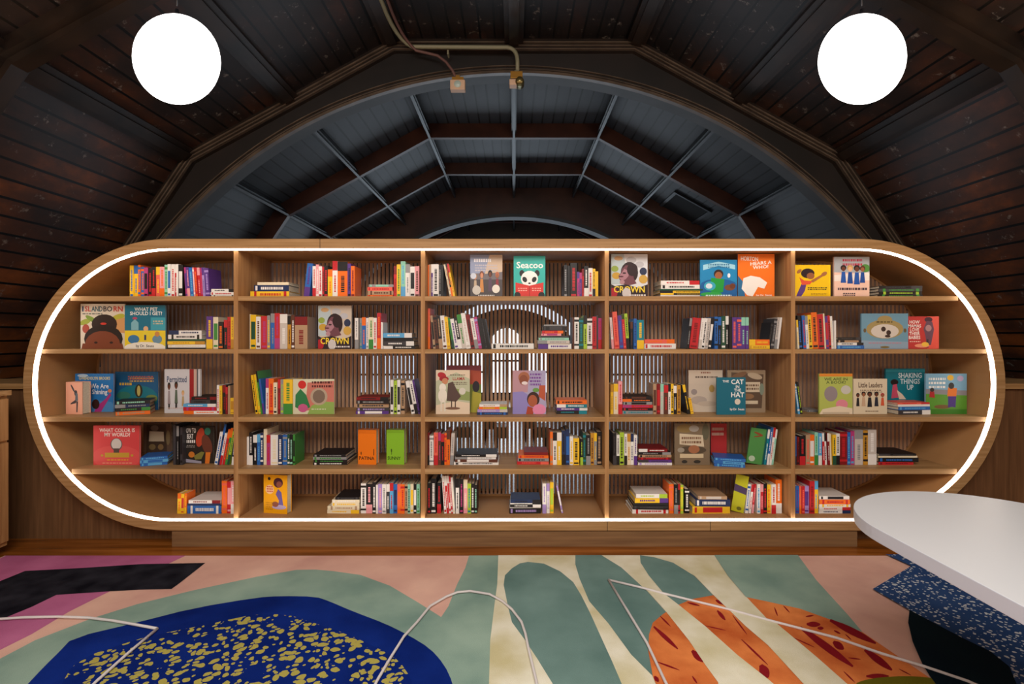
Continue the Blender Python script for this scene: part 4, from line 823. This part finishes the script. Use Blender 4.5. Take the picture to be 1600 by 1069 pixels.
def smooth(pts, n=2):
    for _ in range(n):
        q = []
        for i in range(len(pts)):
            a, b = pts[i], pts[(i+1) % len(pts)]
            q += [(a[0]*.75+b[0]*.25, a[1]*.75+b[1]*.25), (a[0]*.25+b[0]*.75, a[1]*.25+b[1]*.75)]
        pts = q
    return pts
def patch(col, px, sm=0):
    lvl[0] += 1; z = RZ+lvl[0]*.0005; pts = [FL(x, max(y, 868.5), RZ) for x, y in px]
    pts = [(min(max(x, -3.09), 3.05), max(y, .25)) for x, y in pts]
    if sm: pts = smooth(pts, sm)
    out = []
    for p in pts:
        if not out or math.hypot(p[0]-out[-1][0], p[1]-out[-1][1]) > 1e-4: out.append(p)
    f = bm.faces.new([bm.verts.new((x, y, z)) for x, y in out]); f.material_index = IX[col]; f.normal_update()
    if f.normal.z < 0: f.normal_flip()
yb = FL(800, 868.5, RZ)[1]
box(bm, -3.1, .2, .0005, 3.06, yb, RZ, IX['blush'])
patch('magenta', [(-100,840),(17,868.5),(290,868.5),(161,929.5),(108,956),(50,991),(0,1016),(-300,1180),(-700,1180)])
patch('black', [(0,908.5),(39,892.6),(126,888),(221,881.8),(320.8,880),(281.8,910.7),(268,920.8),(216,922),(171,924.5),(88,930),(50,948.5),(5,967),(-60,1000),(-250,1060),(-500,1060),(-120,945)])
patch('sage', [(0,1030),(55,1001),(143,967),(214,944.7),(302,923),(400,902),(463,891),(493,890.5),(521,893),(563.5,899),(609,915.7),(651.6,941),(689.3,964.8),(700.6,948),(714.5,913),(727,888),(733,868),(778.6,868),(777,913),(772,951),(766,1001),(764,1069),(762,1150),(758,1300),(-900,1300),(-500,1180)])
patch('cobalt', [(44,1069),(70,1041.5),(93,1019),(113,997.5),(214,973.6),(302,951),(400,934.6),(438,932),(493,933),(513,939.6),(551,956),(601,974.8),(639,993.7),(671.7,1013.8),(694,1039),(708,1069),(712,1100),(690,1200),(600,1320),(0,1320),(-30,1150)], 1)
patch('gold', [(98,1067),(113,1041),(141,1024),(196,1006),(236,994),(314,979),(377,965),(400,961),(450,961),(488,973.6),(541,991),(573.6,1006),(604,1021),(624,1034),(641,1059),(648,1085),(640,1180),(560,1250),(100,1250),(70,1120)], 1)
patch('cream', [(778.6,868),(1116,868),(1137,900.6),(1167,936),(1200,971),(1275,1029),(1318,1066.7),(1400,1140),(1500,1300),(758,1300),(762,1150),(764,1069),(766,1001),(772,951),(777,913)])
patch('teal', [(787,915),(789,900),(800,889),(812,881.5),(825,879),(850,881.8),(875.5,894),(895.6,910.7),(908,931),(923,961),(941,1001),(956,1034),(971,1069),(1010,1150),(1060,1300),(960,1300),(900,1140),(863,1069),(840,1031.5),(820,1001),(800,973.6),(794,950)])
patch('teal', [(899,868),(939.6,868),(971,888),(1009,923),(1039,956),(1060,980),(1080,1000),(1080,1069),(1024,1062),(986,1024),(951,976),(920.8,941),(905.7,905.7),(899,883)])
patch('teal', [(1000,869),(1021,871.7),(1051.6,880.5),(1084,900.6),(1114.5,932),(1125,960),(1090,970),(1060,947),(1039,930.8),(1013.8,900.6),(1001,880.5)])
patch('sage', [(1115.7,868),(1246.5,868),(1275.5,908),(1325.8,963.5),(1348,990),(1300,1010),(1250,990),(1200,971),(1167,936),(1137,900.6)])
patch('orange', [(1014,994),(1020,975),(1036.5,961),(1060,947),(1081,938),(1114,932),(1145,931.5),(1172,936),(1200,942),(1250,953),(1300,971),(1348,990),(1405,1029),(1452,1061),(1485,1095),(1500,1160),(1440,1260),(1250,1280),(1100,1200),(1040,1110),(1020,1059),(1013,1020)])
def mark(x0, y0, x1, y1, wd, zz):
    n = 8; L = math.hypot(x1-x0, y1-y0); nx, ny = -(y1-y0)/L, (x1-x0)/L; P = []
    for i in range(n+1): t = i/n; s = wd*math.sin(math.pi*min(.97, max(.06, t)))**.6; P.append((x0+(x1-x0)*t+nx*s/2, y0+(y1-y0)*t+ny*s/2))
    for i in range(n, -1, -1): t = i/n; s = wd*math.sin(math.pi*min(.97, max(.06, t)))**.6; P.append((x0+(x1-x0)*t-nx*s/2, y0+(y1-y0)*t-ny*s/2))
    pts = [FL(x, y, RZ) for x, y in P]
    f = bm.faces.new([bm.verts.new((x, y, zz)) for x, y in pts]); f.material_index = IX['crimson']; f.normal_update()
    if f.normal.z < 0: f.normal_flip()
zz = RZ+lvl[0]*.0005+.0004
for q in ((920,655,985,720,10),(880,720,1030,860,26),(1090,570,1165,590,12),(1275,620,1325,680,22),(1265,555,1315,582,20),(1118,870,1187,940,42),(900,940,1040,992,11),(1200,715,1330,745,7),(1370,650,1460,770,9),(1425,800,1590,960,12),(1545,960,1590,1040,60),(1120,1030,1150,1075,12),(885,1030,910,1065,26)):
    mark(800+q[0]/3.975, 800+q[1]/3.975, 800+q[2]/3.975, 800+q[3]/3.975, q[4]/3.975, zz)
for q in ((385,680,670,825,44),(200,725,528,970,46),(600,865,770,992,44),(240,705,325,708,34),(308,730,345,731,22),(405,815,470,862,44),(160,790,290,850,7),(500,915,575,925,9),(815,985,890,1025,7),(470,1000,540,1069,9),(610,1030,750,1030,32),(410,745,450,765,12),(40,600,60,655,9),(95,590,135,633,8),(235,658,285,650,10),(480,768,518,803,8)):
    mark(1200+q[0]/3.975, 800+q[1]/3.975, 1200+q[2]/3.975, 800+q[3]/3.975, q[4]/3.975, zz)
lvl[0] += 2
patch('cream', [(1009,923),(1039,930.8),(1060,947),(1102,981),(1152,1026),(1200,1064),(1300,1150),(1420,1300),(1300,1300),(1135,1150),(1122,1069),(1102,1041.5),(1077,1004),(1039,956)])
patch('cream', [(1084,900.6),(1100,890),(1167,936),(1200,971),(1212.6,976),(1275.5,1029),(1318,1066.7),(1400,1140),(1500,1270),(1440,1270),(1320,1140),(1253,1069),(1200,1011),(1165,981),(1137,953.5),(1114.5,932)])
patch('olive', [(1335,1072),(1350,1066),(1376,1061.6),(1414,1059.6),(1451,1061.6),(1490,1069),(1540,1110),(1520,1170),(1400,1190),(1320,1130)], 1)
patch('midnight', [(1421,956),(1419,976),(1426,1006),(1441.5,1041.5),(1453,1060),(1490,1110),(1560,1180),(1650,1200),(1600,1069),(1560,1000),(1500,960)])
patch('denim', [(1383.6,868.5),(1424,886.8),(1363.5,923),(1421,956),(1502,999),(1547,1021),(1577,1045),(1587,1069),(1640,1200),(2400,1200),(2400,868.5)])
def cord(px):
    pts = []
    for i in range(len(px)):       # gentle smoothing by interpolation
        pts.append(px[i])
    tube(bm, [(*FL(x, y, RZ), RZ+lvl[0]*.0005+.002) for x, y in pts], .0062, 6, IX['cord'])
cord([(-60,974),(0,971),(38,968.5),(90,967.5),(138,969),(176,973.6),(212,980),(245,986)]); cord([(246,986),(200,1025),(151,1069),(100,1120)])
cord([(560,1130),(588.7,1069),(609,1034),(631,998.7),(651.6,976),(671.7,951),(697,936),(714.5,929),(734.6,927),(765,932),(785,943),(800,956),(815,976),(821,994),(825,1014),(838,1069),(845,1120)])
cord([(1060,1110),(1039,1069),(1011,1009),(981,959),(951,909.4)]); cord([(951,909.4),(1000,921),(1041.5,932),(1090,944),(1139.6,956),(1212.6,976),(1308,1001),(1376,1025),(1441.5,1045),(1512,1069),(1570,1095)])
rug = obj('rug', bm, RM, fix=False)
tag(rug, 'large tufted rug with blush, sage, cobalt and orange abstract shapes on the floor', 'rug')

# ------------------------------------------------------------ white table
WHT = mat('white_laminate', hexc('c8c9cc'), .38); WHE = mat('table_edge', hexc('c3cbdb'), .45)  # edge colour made bluish for the window light falling on it
TX, TR, TY = 1.525, .395, 1.585
tb = empty('table', (TX, 1.0, 0), 'white rounded-end reading table in the right foreground standing over the rug', 'table')
bm = NB(); out = [(TR*math.cos(math.pi*k/36), TY-1.0+TR*math.sin(math.pi*k/36)) for k in range(37)]
out += [(-TR*math.cos(math.pi*k/36), -.95-TR*math.sin(math.pi*k/36)) for k in range(37)]
a = [bm.verts.new((x, y, .708)) for x, y in out]; b = [bm.verts.new((x, y, .75)) for x, y in out]
bm.faces.new(b); bm.faces.new(a[::-1]); n = len(out)
for i in range(n): f = bm.faces.new((a[i], a[(i+1) % n], b[(i+1) % n], b[i])); f.material_index = 1
obj('table_top', bm, [WHT, WHE], tb, bevel=.002)
for y in (.1, -1.3):
    bm = NB(); prof = [(.0, RZ+.021), (.2, RZ+.021), (.2, RZ+.03), (.05, RZ+.05), (.04, .1), (.04, .66), (.12, .707), (0, .707)]
    lathe(bm, prof, 0, y, 24); obj('pedestal', bm, WHE, tb)

# ------------------------------------------------------------ cabinet on the left
cb = empty('low_cabinet', (-3.5, 2.4, 0), 'oak low cabinet along the left wall, seen at the left edge of the photo', 'cabinet')
bm = NB(); box(bm, -.38, -.8, .06, .372, .76, .985); box(bm, -.38, -.8, 0, .34, .74, .06); obj('body', bm, OAKV, cb)
bm = NB(); box(bm, -.39, -.81, .985, .395, .765, 1.015); obj('worktop', bm, OAKH, cb)
for k in range(2):
    y0, y1 = -.775+k*.77, -.02+k*.77
    bm = NB(); box(bm, .372, y0, .09, .39, y1, .695); box(bm, .39, y0+.05, .14, .393, y1-.05, .645); d = obj('door', bm, OAKV, cb)
    bm = NB(); tube(bm, [(.394, y0+.06, .5), (.42, y0+.06, .5), (.42, y0+.06, .62), (.394, y0+.06, .62)], .005); obj('handle', bm, SEAM, d)
    bm = NB(); box(bm, .372, y0, .71, .39, y1, .965); d = obj('drawer', bm, OAKV, cb)
    bm = NB(); tube(bm, [(.391, y0+.3, .84), (.42, y0+.3, .84), (.42, y0+.42, .84), (.391, y0+.42, .84)], .005); obj('handle', bm, SEAM, d)

# ------------------------------------------------------------ globe pendants
GLOW = mat('lit_opal_glass', (1, 1, 1), .4, emit=(1, .97, .93), es=4.5)
DKM = mat('black_metal', hexc('15151a'), .4)
def roof_z(x):
    for (xa, za), (xb, zb) in zip(PROF, PROF[1:]):
        if xa <= x <= xb: return za+(zb-za)*(x-xa)/(xb-xa)
YG = 2.3
for px, lab in ((276.5, 'lit white globe lamp hanging left under the dark roof'), (1346.5, 'lit white globe lamp hanging right under the dark roof')):
    x, y, z = PX(px, 93, YG); zr = roof_z(x)
    g = empty('pendant_lamp', (x, y, z), lab, 'lamp', 'globe pendants')
    bm = NB(); bmesh.ops.create_uvsphere(bm, u_segments=40, v_segments=24, radius=1)
    s = YG/FPX
    for v in bm.verts: v.co = Vector((v.co.x*65.8*s, v.co.y*65.8*s*.52, v.co.z*68.9*s))
    for f in bm.faces: f.smooth = True
    obj('globe_shade', bm, GLOW, g)
    bm = NB(); lathe(bm, [(0, .225), (.007, .225), (.009, .2), (.02, .196), (.02, .185), (0, .185)], 0, 0, 16); obj('socket_cap', bm, DKM, g)
    bm = NB(); tube(bm, [(0, 0, .24), (0, 0, zr-z-.01)], .003, 6); obj('cord', bm, DKM, g)
    bm = NB(); lathe(bm, [(0, zr-z-.03), (.05, zr-z-.03), (.05, zr-z-.004), (0, zr-z-.004)], 0, 0, 20); obj('ceiling_rose', bm, DKM, g)

# ------------------------------------------------------------ conduits and spot lamps on the arch wall
CON = mat('grey_green_conduit', hexc('8c8c74'), .45); CON2 = mat('reddish_cable', hexc('6a4c48'), .6); BRASS = mat('brass', hexc('b98a3c'), .35, metal=.6)
YC = YA-.11
def pc(x, y, Y=None): return PX(x, y, Y or YC)
def arcp(p, q, r, n=5):    # quarter bend control: straight list of interpolated corner points
    return [tuple(p[k]*(1-t)**2+q[k]*2*t*(1-t)+r[k]*t*t for k in range(3)) for t in [i/n for i in range(n+1)]]
o0 = pc(640, 73); far = PX(607, 36, 3.9)
x0 = PX(620, 60, YC)[0]; zc_ = roof_z(x0)-.05
bm = NB()
pts = [(x0, 1.4, zc_), (x0, 3.6, zc_)] + arcp((x0, 3.75, zc_), (x0+.01, YC, zc_), (x0+.12, YC, pc(640, 73)[2])) + [pc(790, 74)] + arcp(pc(793, 74), pc(808, 76), pc(808.5, 95)) + [pc(808.5, 113)]
tube(bm, pts, .016, 8)
c1 = obj('conduit', bm, CON); tag(c1, 'grey-green conduit pipe along the roof and across the top of the arch wall', 'conduit')
bm = NB()
pts = [(x0+.045, 1.4, zc_), (x0+.045, 3.6, zc_)] + arcp((x0+.045, 3.75, zc_), (x0+.05, YC-.02, zc_), pc(650, 79)) + [pc(668, 83), pc(684, 87), pc(697, 97), pc(707, 110), pc(712, 121)]
tube(bm, pts, .011, 8)
c2 = obj('cable', bm, CON2); tag(c2, 'dark reddish cable curving down to the small square flood lamp', 'cable')
bm = NB(); p = pc(700, 80); box(bm, p[0]-.006, YC-.01, p[2]-.03, p[0]+.006, YA-.06, p[2]+.005)
b_ = obj('pipe_clip', bm, CON); tag(b_, 'small clip under the horizontal conduit pipe', 'pipe clip')
p = pc(715.5, 134)
fl = empty('flood_lamp', p, 'small square flood lamp with a white face below the dark cable', 'lamp')
s = YC/FPX
bm = NB(); box(bm, -11.5*s, -.03, -8.5*s, 11.5*s, .03, 7*s); obj('housing', bm, mat('cream_enamel', hexc('d8b89c'), .5), fl, bevel=.004)
bm = NB(); lathe(bm, [(0, -.036), (4.5*s, -.036), (5.5*s, -.0301)], 0, 0, 20, axis='y'); obj('lens', bm, mat('pale_lens', hexc('b9cfca'), .2), fl)
bm = NB(); box(bm, -9*s, -.02, 7*s, 9*s, .03, 12*s); box(bm, -3*s, -.015, 12*s, 3*s, .015, 15*s); obj('bracket', bm, BRASS, fl)
p = pc(807, 126)
sp_ = empty('spot_lamp', p, 'brass spot lamp on the end of the grey-green conduit pipe', 'lamp')
bm = NB(); box(bm, -9.5*s, -.03, 1*s, 9.5*s, .05, 12*s); obj('junction_box', bm, BRASS, sp_, bevel=.003)
bm = NB(); box(bm, -11*s, -.04, -10*s, 3*s, .03, -1*s); obj('lamp_head', bm, mat('cream_enamel', hexc('d8b89c'), .5), sp_, bevel=.004)
bm = NB(); lathe(bm, [(0, -.07), (5*s, -.07), (7*s, -.04), (7*s, .02), (0, .02)], 5*s, 0, 20, axis='y')
for v in bm.verts: v.co.z -= 5*s
obj('reflector', bm, mat('old_brass', hexc('8c8054'), .3, metal=.8), sp_)
bm = NB(); tube(bm, [(0, 0, 12*s), (0, 0, 15*s)], .02, 10); obj('collar', bm, CON, sp_)

# ------------------------------------------------------------ the room behind: pale stools and mats glimpsed through the slats
PALE = mat('pale_seat', hexc('b9cfc9'), .5)
def chair(px, yt, Y, wpx, lab):
    s = Y/FPX; z = HC-(yt-VY)*s; W = wpx*s; x = (px-VX)*s
    c = empty('small_chair', (x, Y, 0), lab, 'chair', 'pale chairs behind the bookcase')
    bm = NB(); box(bm, -W/2, -.01, .3, W/2, .01, z); obj('backrest', bm, PALE, c, bevel=.004)
    bm = NB(); box(bm, -W/2, .0101, .28, W/2, .3, .3); obj('seat', bm, PALE, c)
    for a in (-1, 1):
        for b in (.02, .28):
            bm = NB(); tube(bm, [(a*(W/2-.015), b, 0), (a*(W/2-.015), b, .279)], .01, 6); obj('leg', bm, DKM, c)
chair(765, 671, 6.6, 17, 'pale tall-backed chair left of centre, seen through the slats')
chair(784, 685, 5.9, 20, 'pale low chair left of centre, seen through the slats')
chair(828, 670, 6.6, 17, 'pale tall-backed chair right of centre, seen through the slats')
chair(846, 684, 5.9, 20, 'pale low chair right of centre, seen through the slats')
chair(724, 684, 5.9, 20, 'pale low chair furthest left, seen through the slats')
MAT_ = mat('pale_play_mat', hexc('a9c2bc'), .8)
for a, b, lab in ((748, 791, 'pale mat on the floor behind the bookcase, left of centre'), (806, 862, 'pale mat on the floor behind the bookcase, right of centre')):
    bm = NB(); xs0, xs1 = (a-VX)*4.7/FPX, (b-VX)*4.7/FPX; box(bm, xs0, 4.45, .0005, xs1, 5.25, .02)
    tag(obj('floor_mat', bm, MAT_), lab, 'mat', 'mats behind the bookcase')
